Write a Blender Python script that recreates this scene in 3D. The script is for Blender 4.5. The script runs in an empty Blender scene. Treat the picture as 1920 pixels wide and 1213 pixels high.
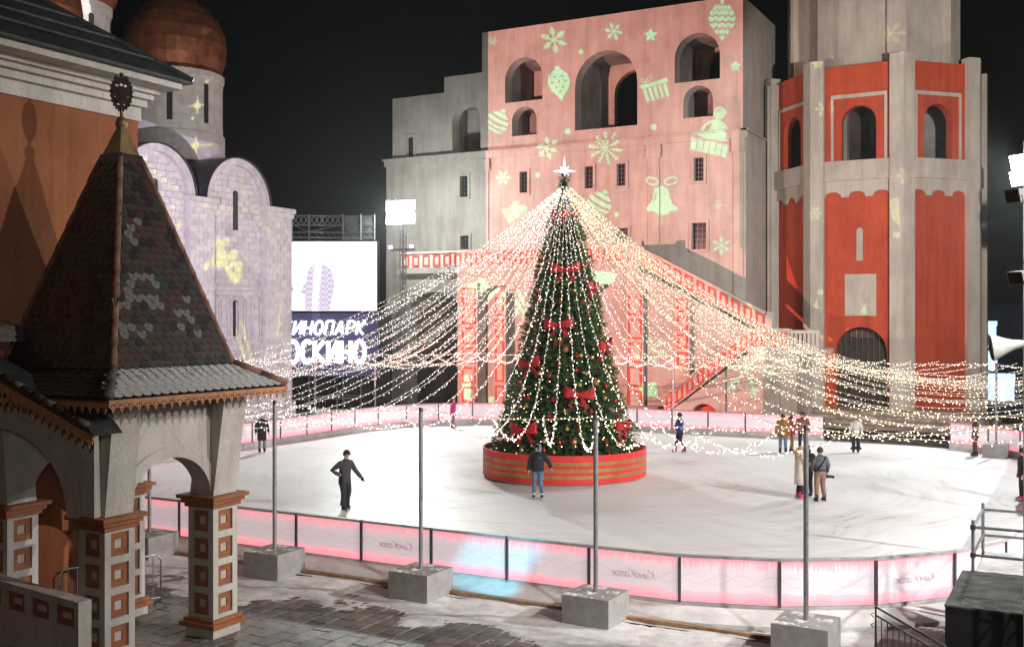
import bpy, bmesh, math, random
import numpy as np
from math import sin, cos, pi, radians, sqrt, atan2
from mathutils import Vector, Matrix, noise
from mathutils.geometry import tessellate_polygon
random.seed(7)
SC = bpy.context.scene
COL = SC.collection
V = Vector
# ------------------------------------------------------------------ camera
# World: X runs along the palace facade (to the right and nearer), Y runs back into the square, Z up, metres.
YAW = radians(28.5); CY, SY = cos(YAW), sin(YAW); CAMH = 6.0; FPX = 2000.0
cam = bpy.data.cameras.new('camera'); camo = bpy.data.objects.new('camera', cam); COL.objects.link(camo)
camo.location = (0, 0, CAMH); camo.rotation_euler = (radians(90), 0, YAW)
cam.sensor_width = 36; cam.lens = 36*FPX/1920; cam.shift_y = -6.5/1920; cam.clip_end = 3000; cam.clip_start = .1
SC.camera = camo
# ------------------------------------------------------------------ night sky, exposure
w = bpy.data.worlds.new('World'); SC.world = w; w.use_nodes = True
nt = w.node_tree; sky = nt.nodes.new('ShaderNodeTexSky'); sky.sky_type = 'NISHITA'; sky.sun_disc = False
sky.sun_elevation = radians(-4); sky.sun_rotation = radians(200)
nt.links.new(sky.outputs[0], nt.nodes['Background'].inputs[0]); nt.nodes['Background'].inputs[1].default_value = .02
SC.view_settings.view_transform = 'Standard'; SC.view_settings.look = 'None'; SC.view_settings.exposure = 0; SC.view_settings.gamma = 1
SC.cycles.use_denoising = True; SC.cycles.use_adaptive_sampling = False; SC.cycles.max_bounces = 6; SC.cycles.diffuse_bounces = 3; SC.cycles.glossy_bounces = 3
SC.cycles.transparent_max_bounces = 12; SC.cycles.sample_clamp_indirect = 4; SC.cycles.caustics_reflective = False; SC.cycles.caustics_refractive = False
# flood lamps and added fills; only the far masts have housings built below
def spot(name, loc, aim, power, angle, col=(1, 1, 1), blend=.4, rad=.25):
    l = bpy.data.lights.new(name, 'SPOT'); l.energy = power; l.spot_size = radians(angle); l.spot_blend = blend
    l.color = col; l.shadow_soft_size = rad
    o = bpy.data.objects.new(name, l); COL.objects.link(o); o.location = loc
    o.rotation_euler = (V(aim)-V(loc)).to_track_quat('-Z', 'Y').to_euler(); return o
FL_L = (-39.0, 56.6, 12.9); FL_R = (-2.6, 57.5, 13.3); FL_P = (10.0, 16.6, 14.2); FL_S = (13.0, 27.0, 12.0)
FL_T = (.3, 40.0, 15.0); FILL_C = (3.0, -3.0, 8.5)
HAZE_D = .0003
PM = (-36.2, 22.0, 8.5)      # picture projector that faces the palace
PC = (-24.0, 19.6, 7.0)     # picture projector that faces the church
PI_ = (0.0, 12.0, 10.0)      # small snowflake projector over the ice
def ray(px, py):
    x = (px-960)/FPX; return V((CY*x-SY, SY*x+CY, -(py-600)/FPX))
O0 = V((0, 0, CAMH))
def onV(px, py, v): d = ray(px, py); return O0+d*(v/d.y)
def onU(px, py, u): d = ray(px, py); return O0+d*(u/d.x)
def onH(px, py, h=0.): d = ray(px, py); return O0+d*((h-CAMH)/d.z)
def atZ(px, py, z): return O0+ray(px, py)*z
def pxof(p):
    x = CY*p[0]+SY*p[1]; z = -SY*p[0]+CY*p[1]; return 960+FPX*x/z, 600-FPX*(p[2]-CAMH)/z
LAMPS = [
 spot('flood_or_fill_beam', FL_L, (-20, 36, 0), 27000, 95, (.93, 1, .97)),
 spot('flood_or_fill_beam', FL_R, (-20, 36, 0), 15500, 95, (.95, 1, 1)),
 spot('flood_or_fill_beam', FL_P, (-15, 15.5, 2.5), 11000, 58, (1, .92, .84), .5, .12),
 spot('flood_or_fill_beam', FL_S, (-19, 37, 1), 25000, 92, (1, .97, .95)),
 spot('flood_or_fill_beam', FL_T, (-10, 68, 12), 26000, 62, (1, .93, .86)),
 spot('flood_or_fill_beam', (FL_L[0], FL_L[1]+.9, FL_L[2]+.3), (-39.5, 66, 12.5), 2600, 160, (.93, 1, .97), .6),  # added back-facing spot, lifts the grey wing behind the mast like lens glare
 spot('flood_or_fill_beam', (9.5, 9.0, 13.5), (-15, 34, 1), 11500, 56, (1, .96, .92), .5, .3),  # added unseen fill from the near side, brightens tree, planter and skaters
 spot('flood_or_fill_beam', FILL_C, (-15, 13, 2), 1500, 50, (1, .95, .9), .5, .15),  # unseen fill added on the camera side for the porch, no fixture
 spot('picture_beam', PM, (-24, 62, 9), 175000, 64, (1, 1, 1), .15, .0003),
 spot('picture_beam', PC, (-44, 45, 9.5), 62000, 58, (1, 1, 1), .15, .0003),
]
# ------------------------------------------------------------------ helpers
def link(o, parent=None):
    COL.objects.link(o)
    if parent is not None:
        o.parent = parent
        if parent.type == 'EMPTY': o.matrix_parent_inverse = Matrix.Translation(-V(parent.location))
    return o
def tag(o, label=None, cat=None, group=None, kind=None):
    if label: o['label'] = label
    if cat: o['category'] = cat
    if group: o['group'] = group
    if kind: o['kind'] = kind
    return o
def thing(name, label, cat, loc=(0, 0, 0), group=None):
    o = bpy.data.objects.new(name, None); o.location = loc; o.empty_display_size = .2; link(o)
    return tag(o, label, cat, group)
def copy_tree(o, parent=None):
    c = o.copy(); COL.objects.link(c); c.parent = parent
    if parent is not None: c.matrix_parent_inverse = o.matrix_parent_inverse.copy()
    for ch in list(o.children): copy_tree(ch, c)
    return c
class MB:
    def __init__(s): s.v = []; s.f = []; s.m = []; s.mi = 0
    def add(s, vs, fs):
        b = len(s.v); s.v += [tuple(p) for p in vs]
        for f in fs: s.f.append([b+i for i in f]); s.m.append(s.mi)
        return s
    def box(s, x0, x1, y0, y1, z0, z1):
        return s.add([(x, y, z) for z in (z0, z1) for y in (y0, y1) for x in (x0, x1)],
            [(0, 2, 3, 1), (4, 5, 7, 6), (0, 1, 5, 4), (2, 6, 7, 3), (0, 4, 6, 2), (1, 3, 7, 5)])
    def hexa(s, p8):
        return s.add(p8, [(0, 2, 3, 1), (4, 5, 7, 6), (0, 1, 5, 4), (2, 6, 7, 3), (0, 4, 6, 2), (1, 3, 7, 5)])
    def bar(s, p, q, w, h=None, up=(0, 0, 1)):
        p, q = V(p), V(q); h = h or w; d = (q-p).normalized(); a = d.cross(V(up))
        if a.length < 1e-4: a = d.cross(V((0, 1, 0)))
        a.normalize(); b = a.cross(d).normalized(); a = a*w/2; b = b*h/2
        return s.hexa([p-a-b, p+a-b, p-a+b, p+a+b, q-a-b, q+a-b, q-a+b, q+a+b])
    def tube(s, pts, r, n=6, cap=True, sq=None):
        pts = [V(p) for p in pts]; k = len(pts); rs = r if isinstance(r, (list, tuple)) else [r]*k
        vs = []; ref = None
        for i, p in enumerate(pts):
            d = (pts[min(i+1, k-1)]-pts[max(i-1, 0)]).normalized()
            if ref is None:
                ref = d.cross(V((0, 0, 1)))
                if ref.length < .05: ref = d.cross(V((0, 1, 0)))
            a = (ref-d*ref.dot(d)).normalized(); ref = a; b = d.cross(a)
            for j in range(n):
                t = 2*pi*j/n; vs.append(p+a*(cos(t)*rs[i])+b*(sin(t)*rs[i]*(sq or 1)))
        fs = [(i*n+j, i*n+(j+1) % n, (i+1)*n+(j+1) % n, (i+1)*n+j) for i in range(k-1) for j in range(n)]
        if cap: fs += [tuple(range(n))[::-1], tuple(range((k-1)*n, k*n))]
        return s.add(vs, fs)
    def lathe(s, prof, c=(0, 0, 0), n=24, cap=False):
        vs = [(c[0]+r*cos(2*pi*j/n), c[1]+r*sin(2*pi*j/n), c[2]+z) for r, z in prof for j in range(n)]; k = len(prof)
        fs = [(i*n+j, i*n+(j+1) % n, (i+1)*n+(j+1) % n, (i+1)*n+j) for i in range(k-1) for j in range(n)]
        if cap: fs += [tuple(range(n))[::-1], tuple(range((k-1)*n, k*n))]
        return s.add(vs, fs)
    def ball(s, c, r, n=8, k=5, sc=(1, 1, 1)):
        vs = [V((0, 0, 1))]+[V((sin(pi*i/k)*cos(2*pi*j/n), sin(pi*i/k)*sin(2*pi*j/n), cos(pi*i/k))) for i in range(1, k) for j in range(n)]+[V((0, 0, -1))]
        fs = [(0, 1+j, 1+(j+1) % n) for j in range(n)]
        fs += [(1+i*n+j, 1+(i+1)*n+j, 1+(i+1)*n+(j+1) % n, 1+i*n+(j+1) % n) for i in range(k-2) for j in range(n)]
        e = len(vs)-1; fs += [(e, 1+(k-2)*n+(j+1) % n, 1+(k-2)*n+j) for j in range(n)]
        return s.add([(c[0]+p.x*r*sc[0], c[1]+p.y*r*sc[1], c[2]+p.z*r*sc[2]) for p in vs], fs)
    def octa(s, c, r):
        x, y, z = c
        return s.add([(x+r, y, z), (x-r, y, z), (x, y+r, z), (x, y-r, z), (x, y, z+r*1.2), (x, y, z-r*1.2)],
            [(0, 2, 4), (2, 1, 4), (1, 3, 4), (3, 0, 4), (2, 0, 5), (1, 2, 5), (3, 1, 5), (0, 3, 5)])
    def slab(s, outer, holes, fm, d0, d1=None):
        """flat piece with holes: outline in (a,b), fm(a,b,d) -> point; d0..d1 thickness (d1 None: a sheet)"""
        loops = [list(outer)]+[list(h) for h in holes]
        flat = [p for l in loops for p in l]
        tri = tessellate_polygon([[V((p[0], p[1], 0)) for p in l] for l in loops]); n = len(flat)
        if d1 is None: return s.add([fm(a, b, d0) for a, b in flat], [tuple(t) for t in tri])
        vs = [fm(a, b, d0) for a, b in flat]+[fm(a, b, d1) for a, b in flat]
        fs = [tuple(t) for t in tri]+[(t[2]+n, t[1]+n, t[0]+n) for t in tri]; b0 = 0
        for l in loops:
            k = len(l); fs += [(b0+i, b0+(i+1) % k, n+b0+(i+1) % k, n+b0+i) for i in range(k)]; b0 += k
        return s.add(vs, fs)
    def build(s, name, mat, parent=None, smooth=False):
        me = bpy.data.meshes.new(name); me.from_pydata(s.v, [], s.f)
        mats = mat if isinstance(mat, (list, tuple)) else [mat]
        for m in mats: me.materials.append(m)
        if len(mats) > 1: me.polygons.foreach_set('material_index', s.m)
        if smooth: me.polygons.foreach_set('use_smooth', [True]*len(me.polygons))
        bm = bmesh.new(); bm.from_mesh(me); bmesh.ops.recalc_face_normals(bm, faces=bm.faces); bm.to_mesh(me); bm.free()
        me.update()
        return link(bpy.data.objects.new(name, me), parent)
def share(o, name=None, parent=None, loc=None, mat=None):
    """another piece with the same mesh"""
    c = bpy.data.objects.new(name or o.name.split('.')[0], o.data); link(c, parent)
    if loc is not None: c.location = loc
    if mat is not None: c.material_slots[0].link = 'OBJECT'; c.material_slots[0].material = mat
    return c
def pV(v0): return lambda a, b, d: (a, v0+d, b)
def pU(u0): return lambda a, b, d: (u0+d, a, b)
def rect(a0, a1, b0, b1): return [(a0, b0), (a1, b0), (a1, b1), (a0, b1)]
def archp(a0, a1, b0, bs, rise=None, n=14):
    c = (a0+a1)/2; r = (a1-a0)/2; rise = r if rise is None else rise
    return [(a0, b0), (a1, b0)]+[(c+r*cos(pi*i/n), bs+rise*sin(pi*i/n)) for i in range(n+1)]
def circ(cx, cy, r, n=18, ry=None): return [(cx+r*cos(2*pi*i/n), cy+(ry or r)*sin(2*pi*i/n)) for i in range(n)]
# ------------------------------------------------------------------ materials
MATS = {}
def M(name, col, rough=.7, var=.14, scale=1.5, bump=.15, bscale=25, metal=0., emis=None, es=0., col2=None, spec=.4, detail=6, nolight=False, streak=0.):
    if name in MATS: return MATS[name]
    m = bpy.data.materials.new(name); MATS[name] = m; m.use_nodes = True; t = m.node_tree; N = t.nodes; L = t.links
    b = N['Principled BSDF']; b.inputs['Roughness'].default_value = rough; b.inputs['Metallic'].default_value = metal
    b.inputs['Specular IOR Level'].default_value = spec
    tc = N.new('ShaderNodeTexCoord')
    n1 = N.new('ShaderNodeTexNoise'); n1.inputs['Scale'].default_value = scale; n1.inputs['Detail'].default_value = detail; n1.inputs['Roughness'].default_value = .62
    L.new(tc.outputs['Object'], n1.inputs['Vector'])
    r = N.new('ShaderNodeValToRGB'); e = r.color_ramp.elements
    c2 = col2 or tuple(max(0, c*(1-var*1.6)) for c in col); c1 = tuple(min(1, c*(1+var)) for c in col) if col2 is None else col
    e[0].position = .36; e[0].color = (*c2, 1); e[1].position = .62; e[1].color = (*c1, 1)
    L.new(n1.outputs['Fac'], r.inputs['Fac']); L.new(r.outputs['Color'], b.inputs['Base Color'])
    if streak:   # rain streaks, patched render and grime
        mp = N.new('ShaderNodeMapping'); mp.inputs['Scale'].default_value = (1.6, 1.6, .16); L.new(tc.outputs['Object'], mp.inputs['Vector'])
        n3 = N.new('ShaderNodeTexNoise'); n3.inputs['Scale'].default_value = 1.4; n3.inputs['Detail'].default_value = 7; n3.inputs['Roughness'].default_value = .68; L.new(mp.outputs[0], n3.inputs['Vector'])
        r3 = N.new('ShaderNodeValToRGB'); q = r3.color_ramp.elements; q[0].position = .36; k_ = 1-streak; q[0].color = (k_, k_*.97, k_*.93, 1); q[1].position = .56; q[1].color = (1, 1, 1, 1); L.new(n3.outputs['Fac'], r3.inputs['Fac'])
        vo = N.new('ShaderNodeTexVoronoi'); vo.feature = 'DISTANCE_TO_EDGE'; vo.inputs['Scale'].default_value = .32
        nd_ = N.new('ShaderNodeMix'); nd_.data_type = 'RGBA'; nd_.inputs['Factor'].default_value = .35; L.new(tc.outputs['Object'], nd_.inputs['A']); L.new(n1.outputs['Color'], nd_.inputs['B']); L.new(nd_.outputs['Result'], vo.inputs['Vector'])
        lt_ = N.new('ShaderNodeMapRange'); lt_.inputs['From Min'].default_value = .001; lt_.inputs['From Max'].default_value = .006; lt_.inputs['To Min'].default_value = .90; L.new(vo.outputs['Distance'], lt_.inputs['Value'])
        mm = N.new('ShaderNodeMix'); mm.data_type = 'RGBA'; mm.blend_type = 'MULTIPLY'; mm.inputs['Factor'].default_value = 1; L.new(r.outputs['Color'], mm.inputs['A']); L.new(r3.outputs['Color'], mm.inputs['B'])
        m3 = N.new('ShaderNodeMix'); m3.data_type = 'RGBA'; m3.blend_type = 'MULTIPLY'; m3.inputs['Factor'].default_value = 1; L.new(mm.outputs['Result'], m3.inputs['A']); L.new(lt_.outputs[0], m3.inputs['B'])
        L.new(m3.outputs['Result'], b.inputs['Base Color'])
    if bump:
        n2 = N.new('ShaderNodeTexNoise'); n2.inputs['Scale'].default_value = bscale; n2.inputs['Detail'].default_value = 4
        L.new(tc.outputs['Object'], n2.inputs['Vector']); bp = N.new('ShaderNodeBump'); bp.inputs['Strength'].default_value = bump; bp.inputs['Distance'].default_value = .03
        L.new(n2.outputs['Fac'], bp.inputs['Height']); L.new(bp.outputs['Normal'], b.inputs['Normal'])
    if emis: b.inputs['Emission Color'].default_value = (*emis, 1); b.inputs['Emission Strength'].default_value = es
    if nolight: m.cycles.emission_sampling = 'NONE'
    return m
def gel(name, col):
    m = bpy.data.materials.new(name); MATS[name] = m; m.use_nodes = True; t = m.node_tree; t.nodes.clear()
    o = t.nodes.new('ShaderNodeOutputMaterial'); b = t.nodes.new('ShaderNodeBsdfTransparent'); b.inputs[0].default_value = (*col, 1)
    t.links.new(b.outputs[0], o.inputs[0]); return m
STUCCO = M('stucco', (.46, .42, .38), .9, .16, .5, .5, 9, col2=(.37, .335, .305), streak=.17)
STUCCO2 = M('stucco_tower', (.50, .45, .40), .9, .12, .5, .5, 9, col2=(.42, .375, .335), streak=.17)
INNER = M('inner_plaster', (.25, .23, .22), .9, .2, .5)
REDW = M('red_plaster', (.50, .075, .03), .85, .1, .6, .5, 9, col2=(.43, .06, .027), streak=.22)
REDF = M('red_frame', (.62, .07, .045), .7, .1, 2)
WHITEP = M('white_plaster', (.56, .53, .49), .9, .12, 1.4, .5, 16, col2=(.47, .44, .41), streak=.18)
STONE = M('white_stone', (.62, .58, .55), .85, .1, 2.0, .2, 20)
ORANGE = M('orange_plaster', (.28, .098, .040), .9, .1, .6, .4, 14, streak=.22)
BROWN = M('brown_trim', (.30, .11, .045), .7, .15, 3, .15)
DARK = M('dark_void', (.025, .024, .024), .6, .2, 2)
PANE = M('dark_pane', (.02, .02, .022), .15, .2, 2, 0)
ROOFD = M('dark_roof', (.035, .037, .042), .55, .25, 3, .3, 30)
COPPER = M('copper', (.26, .09, .04), .5, .25, 1.3, .12, 3, metal=.55)
STEEL = M('grey_steel', (.33, .34, .36), .4, .1, 6, .05, metal=.6)
STEELD = M('dark_steel', (.10, .10, .11), .45, .1, 6, .05, metal=.5)
BOXG = M('grey_box', (.30, .29, .28), .6, .1, 5, .08, 60)
BLACK = M('black_paint', (.012, .012, .013), .6, .2, 4, .1)
SNOW = M('snow', (.74, .72, .72), .9, .1, 3, .5, 20, col2=(.55, .52, .51))
WOOD = M('wood_beam', (.36, .23, .14), .8, .2, 4, .2)
GOLD = M('gold_paint', (.42, .30, .10), .45, .12, 3, .05, metal=.4)
REDP = M('red_board', (.82, .05, .045), .5, .06, 3, .03)
# ------------------------------------------------------------------ ground, plaza, rink
RC = V((-17.8, 37.0, 0)); RH = 16.5
def rring(half, r, n=10, c=RC):
    """rounded square, anticlockwise from the middle of the near side, as (x, y) points"""
    pts = []
    for (sx, sy, a0) in ((1, -1, -90), (1, 1, 0), (-1, 1, 90), (-1, -1, 180)):
        cx, cy = c.x+sx*(half-r), c.y+sy*(half-r)
        pts += [(cx+r*cos(radians(a0+90*i/n)), cy+r*sin(radians(a0+90*i/n))) for i in range(n+1)]
    return pts
def along(pts, step, closed=True, off=0.):
    """resample a polyline by length -> list of (point, tangent)"""
    P = [V((*p, 0)) for p in pts]; P = P+[P[0]] if closed else P; out = []; acc = 0.; nxt = off*step
    tot = sum((P[i+1]-P[i]).length for i in range(len(P)-1)); k = round(tot/step); step = tot/k
    for i in range(len(P)-1):
        d = P[i+1]-P[i]; l = d.length
        while nxt <= acc+l+1e-6 and len(out) < k:
            out.append((P[i]+d*((nxt-acc)/l), d.normalized())); nxt += step
        acc += l
    return out
asph = M('asphalt', (.075, .07, .066), .85, .3, .8, .4, 30, col2=(.035, .033, .032))
tag(MB().add([(-400, -400, -.03), (400, -400, -.03), (400, 900, -.03), (-400, 900, -.03)], [(0, 1, 2, 3)]).build('ground', asph), kind='structure')
# ice with marks that skaters leave, going round the tree
m = bpy.data.materials.new('ice'); m.use_nodes = True; t = m.node_tree; N = t.nodes; L = t.links; b = N['Principled BSDF']
tc = N.new('ShaderNodeTexCoord'); sp = N.new('ShaderNodeSeparateXYZ'); L.new(tc.outputs['Object'], sp.inputs[0])
def mth(op, a, bb=None):
    n = N.new('ShaderNodeMath'); n.operation = op
    for i, x in enumerate((a, bb)):
        if x is None: continue
        if isinstance(x, (int, float)): n.inputs[i].default_value = x
        else: L.new(x, n.inputs[i])
    return n.outputs[0]
dx = mth('SUBTRACT', sp.outputs[0], RC.x); dy = mth('SUBTRACT', sp.outputs[1], RC.y)
wob = N.new('ShaderNodeTexNoise'); wob.inputs['Scale'].default_value = .12; wob.inputs['Detail'].default_value = 2; L.new(tc.outputs['Object'], wob.inputs['Vector'])
rr = mth('ADD', mth('SQRT', mth('ADD', mth('MULTIPLY', dx, dx), mth('MULTIPLY', dy, dy))), mth('MULTIPLY', wob.outputs['Fac'], 5))
an = mth('ARCTAN2', dy, dx)
cb = N.new('ShaderNodeCombineXYZ'); L.new(mth('MULTIPLY', rr, 2.6), cb.inputs[0]); L.new(mth('MULTIPLY', an, 1.6), cb.inputs[1])
s1 = N.new('ShaderNodeTexNoise'); s1.inputs['Scale'].default_value = 1.5; s1.inputs['Detail'].default_value = 8; s1.inputs['Roughness'].default_value = .7; L.new(cb.outputs[0], s1.inputs['Vector'])
s2 = N.new('ShaderNodeTexNoise'); s2.inputs['Scale'].default_value = .22; s2.inputs['Detail'].default_value = 5; L.new(tc.outputs['Object'], s2.inputs['Vector'])
mpx = N.new('ShaderNodeMapping'); mpx.inputs['Scale'].default_value = (.5, 5, 1); mpx.inputs['Rotation'].default_value = (0, 0, .5); L.new(tc.outputs['Object'], mpx.inputs['Vector'])
s3 = N.new('ShaderNodeTexNoise'); s3.inputs['Scale'].default_value = 1.1; s3.inputs['Detail'].default_value = 8; s3.inputs['Roughness'].default_value = .75; L.new(mpx.outputs[0], s3.inputs['Vector'])
mx = mth('ADD', mth('MULTIPLY', s1.outputs['Fac'], .45), mth('ADD', mth('MULTIPLY', s2.outputs['Fac'], .32), mth('MULTIPLY', s3.outputs['Fac'], .30)))
cr = N.new('ShaderNodeValToRGB'); e = cr.color_ramp.elements; e[0].position = .40; e[0].color = (.62, .585, .57, 1); e[1].position = .60; e[1].color = (.88, .875, .88, 1)
q = cr.color_ramp.elements.new(.5); q.color = (.79, .775, .77, 1)
L.new(mx, cr.inputs['Fac']); L.new(cr.outputs[0], b.inputs['Base Color'])
rp = N.new('ShaderNodeMapRange'); rp.inputs['From Min'].default_value = .4; rp.inputs['From Max'].default_value = .62; rp.inputs['To Min'].default_value = .22; rp.inputs['To Max'].default_value = .6
L.new(mx, rp.inputs['Value']); L.new(rp.outputs[0], b.inputs['Roughness']); b.inputs['Specular IOR Level'].default_value = .3
bp = N.new('ShaderNodeBump'); bp.inputs['Strength'].default_value = .25; bp.inputs['Distance'].default_value = .02; L.new(s3.outputs['Fac'], bp.inputs['Height']); L.new(bp.outputs[0], b.inputs['Normal'])
ICE = m
tag(MB().slab(rring(RH-.03, 7), [], lambda a, b, d: (a, b, d), -.02, .05).build('ice', ICE), kind='structure')
# paving between the porch and the rink
paves = [M('paver_%s' % n, c, .55, .25, 5, .3, 40) for n, c in (('tan', (.20, .17, .145)), ('grey', (.165, .155, .145)), ('dark', (.11, .105, .10)), ('brown', (.18, .145, .125)))]
tag(MB().box(-40, 6, 0, 20.3, -.028, -.006).build('plaza', M('paving_joint', (.06, .055, .05), .8)), kind='structure')
PLAZA = bpy.data.objects['plaza']
proto = None; rest = MB(); cand = []
pl, pw = .84, .42
for j in range(40):
    for i in range(60):
        x = -24+i*pw; y = 9.5+j*pl*.5 if False else 9.2+j*pl+(i % 2)*pl/2
        if y > 19.6 or x > -2: continue
        q = pxof((x, y, 0))
        if 250 < q[0] < 1650 and 1000 < q[1] < 1290: cand.append((x, y, (q[0]-720)**2+(q[1]-1150)**2))
cand.sort(key=lambda c: c[2])
for k, (x, y, _) in enumerate(cand):
    if k < 300:
        if proto is None:
            mb = MB(); a, bq, e_ = pw/2-.008, pl/2-.008, .012
            mb.add([(-a, -bq, -.02), (a, -bq, -.02), (a, bq, -.02), (-a, bq, -.02), (-a, -bq, 0), (a, -bq, 0), (a, bq, 0), (-a, bq, 0), (-a+e_, -bq+e_, .012), (a-e_, -bq+e_, .012), (a-e_, bq-e_, .012), (-a+e_, bq-e_, .012)],
                [(0, 1, 5, 4), (1, 2, 6, 5), (2, 3, 7, 6), (3, 0, 4, 7), (4, 5, 9, 8), (5, 6, 10, 9), (6, 7, 11, 10), (7, 4, 8, 11), (8, 9, 10, 11)])
            o = mb.build('paver', paves[0], PLAZA); proto = o
        else: o = share(proto, 'paver', PLAZA)
        o.location = (x, y, random.uniform(-.004, .004)); o.rotation_euler = (random.uniform(-.008, .008), random.uniform(-.01, .01), 0)
        o.material_slots[0].link = 'OBJECT'; o.material_slots[0].material = random.choices(paves, (5, 5, 2, 3))[0]
    else:
        rest.mi = random.choices(range(4), (5, 5, 2, 3))[0]; rest.box(x-pw/2+.008, x+pw/2-.008, y-pl/2+.008, y+pl/2-.008, -.02, .012+random.uniform(-.004, .004))
tag(rest.build('paver', paves, PLAZA), kind='stuff')
# trodden snow lying on the paving, thin towards the porch
def snowgrid(x0, x1, y0, y1, st, fn):
    nx, ny = int((x1-x0)/st), int((y1-y0)/st); mb = MB(); vs = []; fs = []; H = []
    for j in range(ny+1):
        for i in range(nx+1):
            x, y = x0+i*st, y0+j*st; h = fn(x, y); H.append(h); vs.append((x, y, h))
    for j in range(ny):
        for i in range(nx):
            a = j*(nx+1)+i; q = (a, a+1, a+nx+2, a+nx+1)
            if max(H[z] for z in q) > -.004: fs.append(q)
    used = sorted({i for f in fs for i in f}); mp = {o: n for n, o in enumerate(used)}
    return mb.add([vs[i] for i in used], [tuple(mp[i] for i in f) for f in fs])
def snowh(x, y):
    n = noise.fractal(V((x*.9, y*.9, 3)), 1., 2., 5)*.055+noise.noise(V((x*.35, y*.5, 9)))*.05
    fine = noise.noise(V((x*9, y*9, 1)))*.012
    d = (y-16.6-.8*noise.noise(V((x*.4, 0, 5))))/2.4
    if x > -10: d += (x+10)*.28
    if x < -16.5: d += (-16.5-x)*.10
    return max(-.03, min(.07, -.038+.088*max(-.6, min(1.1, d))+n*.75+fine))
tag(snowgrid(-26, 0, 12.6, 19.95, .07, snowh).build('trodden_snow', SNOW, smooth=True), 'patchy trodden snow on the paving in front of the rink', 'snow', kind='stuff')
def snowr(x, y):
    qx, qy = abs(x-RC.x)-(RH-6.9), abs(y-RC.y)-(RH-6.9); d = sqrt(max(qx, 0)**2+max(qy, 0)**2)-7.6
    if d < 0: return -.03
    return .045+.03*noise.noise(V((x*.8, y*.8, 4)))+.02*noise.noise(V((x*4, y*4, 2)))+.008*noise.noise(V((x*14, y*14, 2)))
tag(snowgrid(-7.5, 5, 15.5, 32, .1, snowr).build('packed_snow', SNOW, smooth=True), 'packed snow around the corner of the rink by the stage deck', 'snow', kind='stuff')
# ------------------------------------------------------------------ rink fence
path = along(rring(RH, 7, 14), 1.97, off=.5)
fence = thing('rink_fence', 'waist high rink fence of backlit pink icicle panels around the ice', 'fence', (RC.x, RC.y-RH, 0))
m = bpy.data.materials.new('fence_print'); m.use_nodes = True; t = m.node_tree; N = t.nodes; L = t.links; b = N['Principled BSDF']
tc = N.new('ShaderNodeTexCoord'); sp = N.new('ShaderNodeSeparateXYZ'); L.new(tc.outputs['Object'], sp.inputs[0])
xx, zz = sp.outputs[0], sp.outputs[2]
oi = N.new('ShaderNodeObjectInfo')
def nz(scx, scz, det=3, off=0.):
    c = N.new('ShaderNodeCombineXYZ'); L.new(mth('MULTIPLY', xx, scx), c.inputs[0]); L.new(mth('MULTIPLY', zz, scz), c.inputs[1]); L.new(mth('ADD', mth('MULTIPLY', oi.outputs['Random'], 40), off), c.inputs[2])
    n = N.new('ShaderNodeTexNoise'); n.inputs['Scale'].default_value = 1; n.inputs['Detail'].default_value = det; L.new(c.outputs[0], n.inputs['Vector']); return n.outputs['Fac']
def mr(val, a, bb, lo=0., hi=1.):
    n = N.new('ShaderNodeMapRange'); n.inputs['From Min'].default_value = a; n.inputs['From Max'].default_value = bb; n.inputs['To Min'].default_value = lo; n.inputs['To Max'].default_value = hi; L.new(val, n.inputs['Value']); return n.outputs[0]
drip = mth('MULTIPLY', mth('SUBTRACT', nz(26, .3, 2), .25), .55)            # icicle length at each x
top = mr(mth('SUBTRACT', mth('ADD', zz, drip), 1.22), -.10, .05)
wav = mth('ADD', mth('MULTIPLY', mth('SINE', mth('MULTIPLY', xx, 9.5)), .018), mth('MULTIPLY', nz(4, .1, 3, 7), .14))
bot = mr(mth('SUBTRACT', mth('ADD', mth('MULTIPLY', wav, 1.0), .47), zz), -.015, .012, 0, 1)
bot2 = mr(mth('SUBTRACT', mth('ADD', wav, .40), zz), -.02, .10, .62, 1)
pk = mth('MAXIMUM', mth('MULTIPLY', top, .8), mth('MULTIPLY', bot, bot2))
# thin woven line pattern
w1 = mth('ABSOLUTE', mth('SUBTRACT', zz, mth('ADD', .79, mth('MULTIPLY', mth('SINE', mth('MULTIPLY', xx, 6.4)), .10))))
w2 = mth('ABSOLUTE', mth('SUBTRACT', zz, mth('ADD', .79, mth('MULTIPLY', mth('SINE', mth('ADD', mth('MULTIPLY', xx, 6.4), 2.4)), .10))))
ln = mth('MULTIPLY', mth('MINIMUM', mth('ADD', mth('LESS_THAN', w1, .006), mth('LESS_THAN', w2, .006)), 1), .35)
mix = N.new('ShaderNodeMix'); mix.data_type = 'RGBA'; mix.inputs['A'].default_value = (.80, .70, .74, 1); mix.inputs['B'].default_value = (.95, .31, .37, 1); L.new(pk, mix.inputs['Factor'])
mix2 = N.new('ShaderNodeMix'); mix2.data_type = 'RGBA'; mix2.inputs['B'].default_value = (.45, .30, .33, 1); L.new(mix.outputs['Result'], mix2.inputs['A']); L.new(ln, mix2.inputs['Factor'])
L.new(mix2.outputs['Result'], b.inputs['Base Color']); L.new(mix2.outputs['Result'], b.inputs['Emission Color']); L.new(mth('ADD', .42, mth('MULTIPLY', pk, .42)), b.inputs['Emission Strength'])
b.inputs['Roughness'].default_value = .25; b.inputs['Alpha'].default_value = .93
PANEL = m; m.cycles.emission_sampling = 'NONE'
KICK = M('kick_board', (.62, .60, .58), .6, .12, 2, .1)
RAILM = M('fence_rail', (.40, .40, .40), .5, .1, 5, .1)
gap_u0, gap_u1 = -11.3, -5.9
npath = len(path); post0 = None; SKIP = set()
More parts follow.
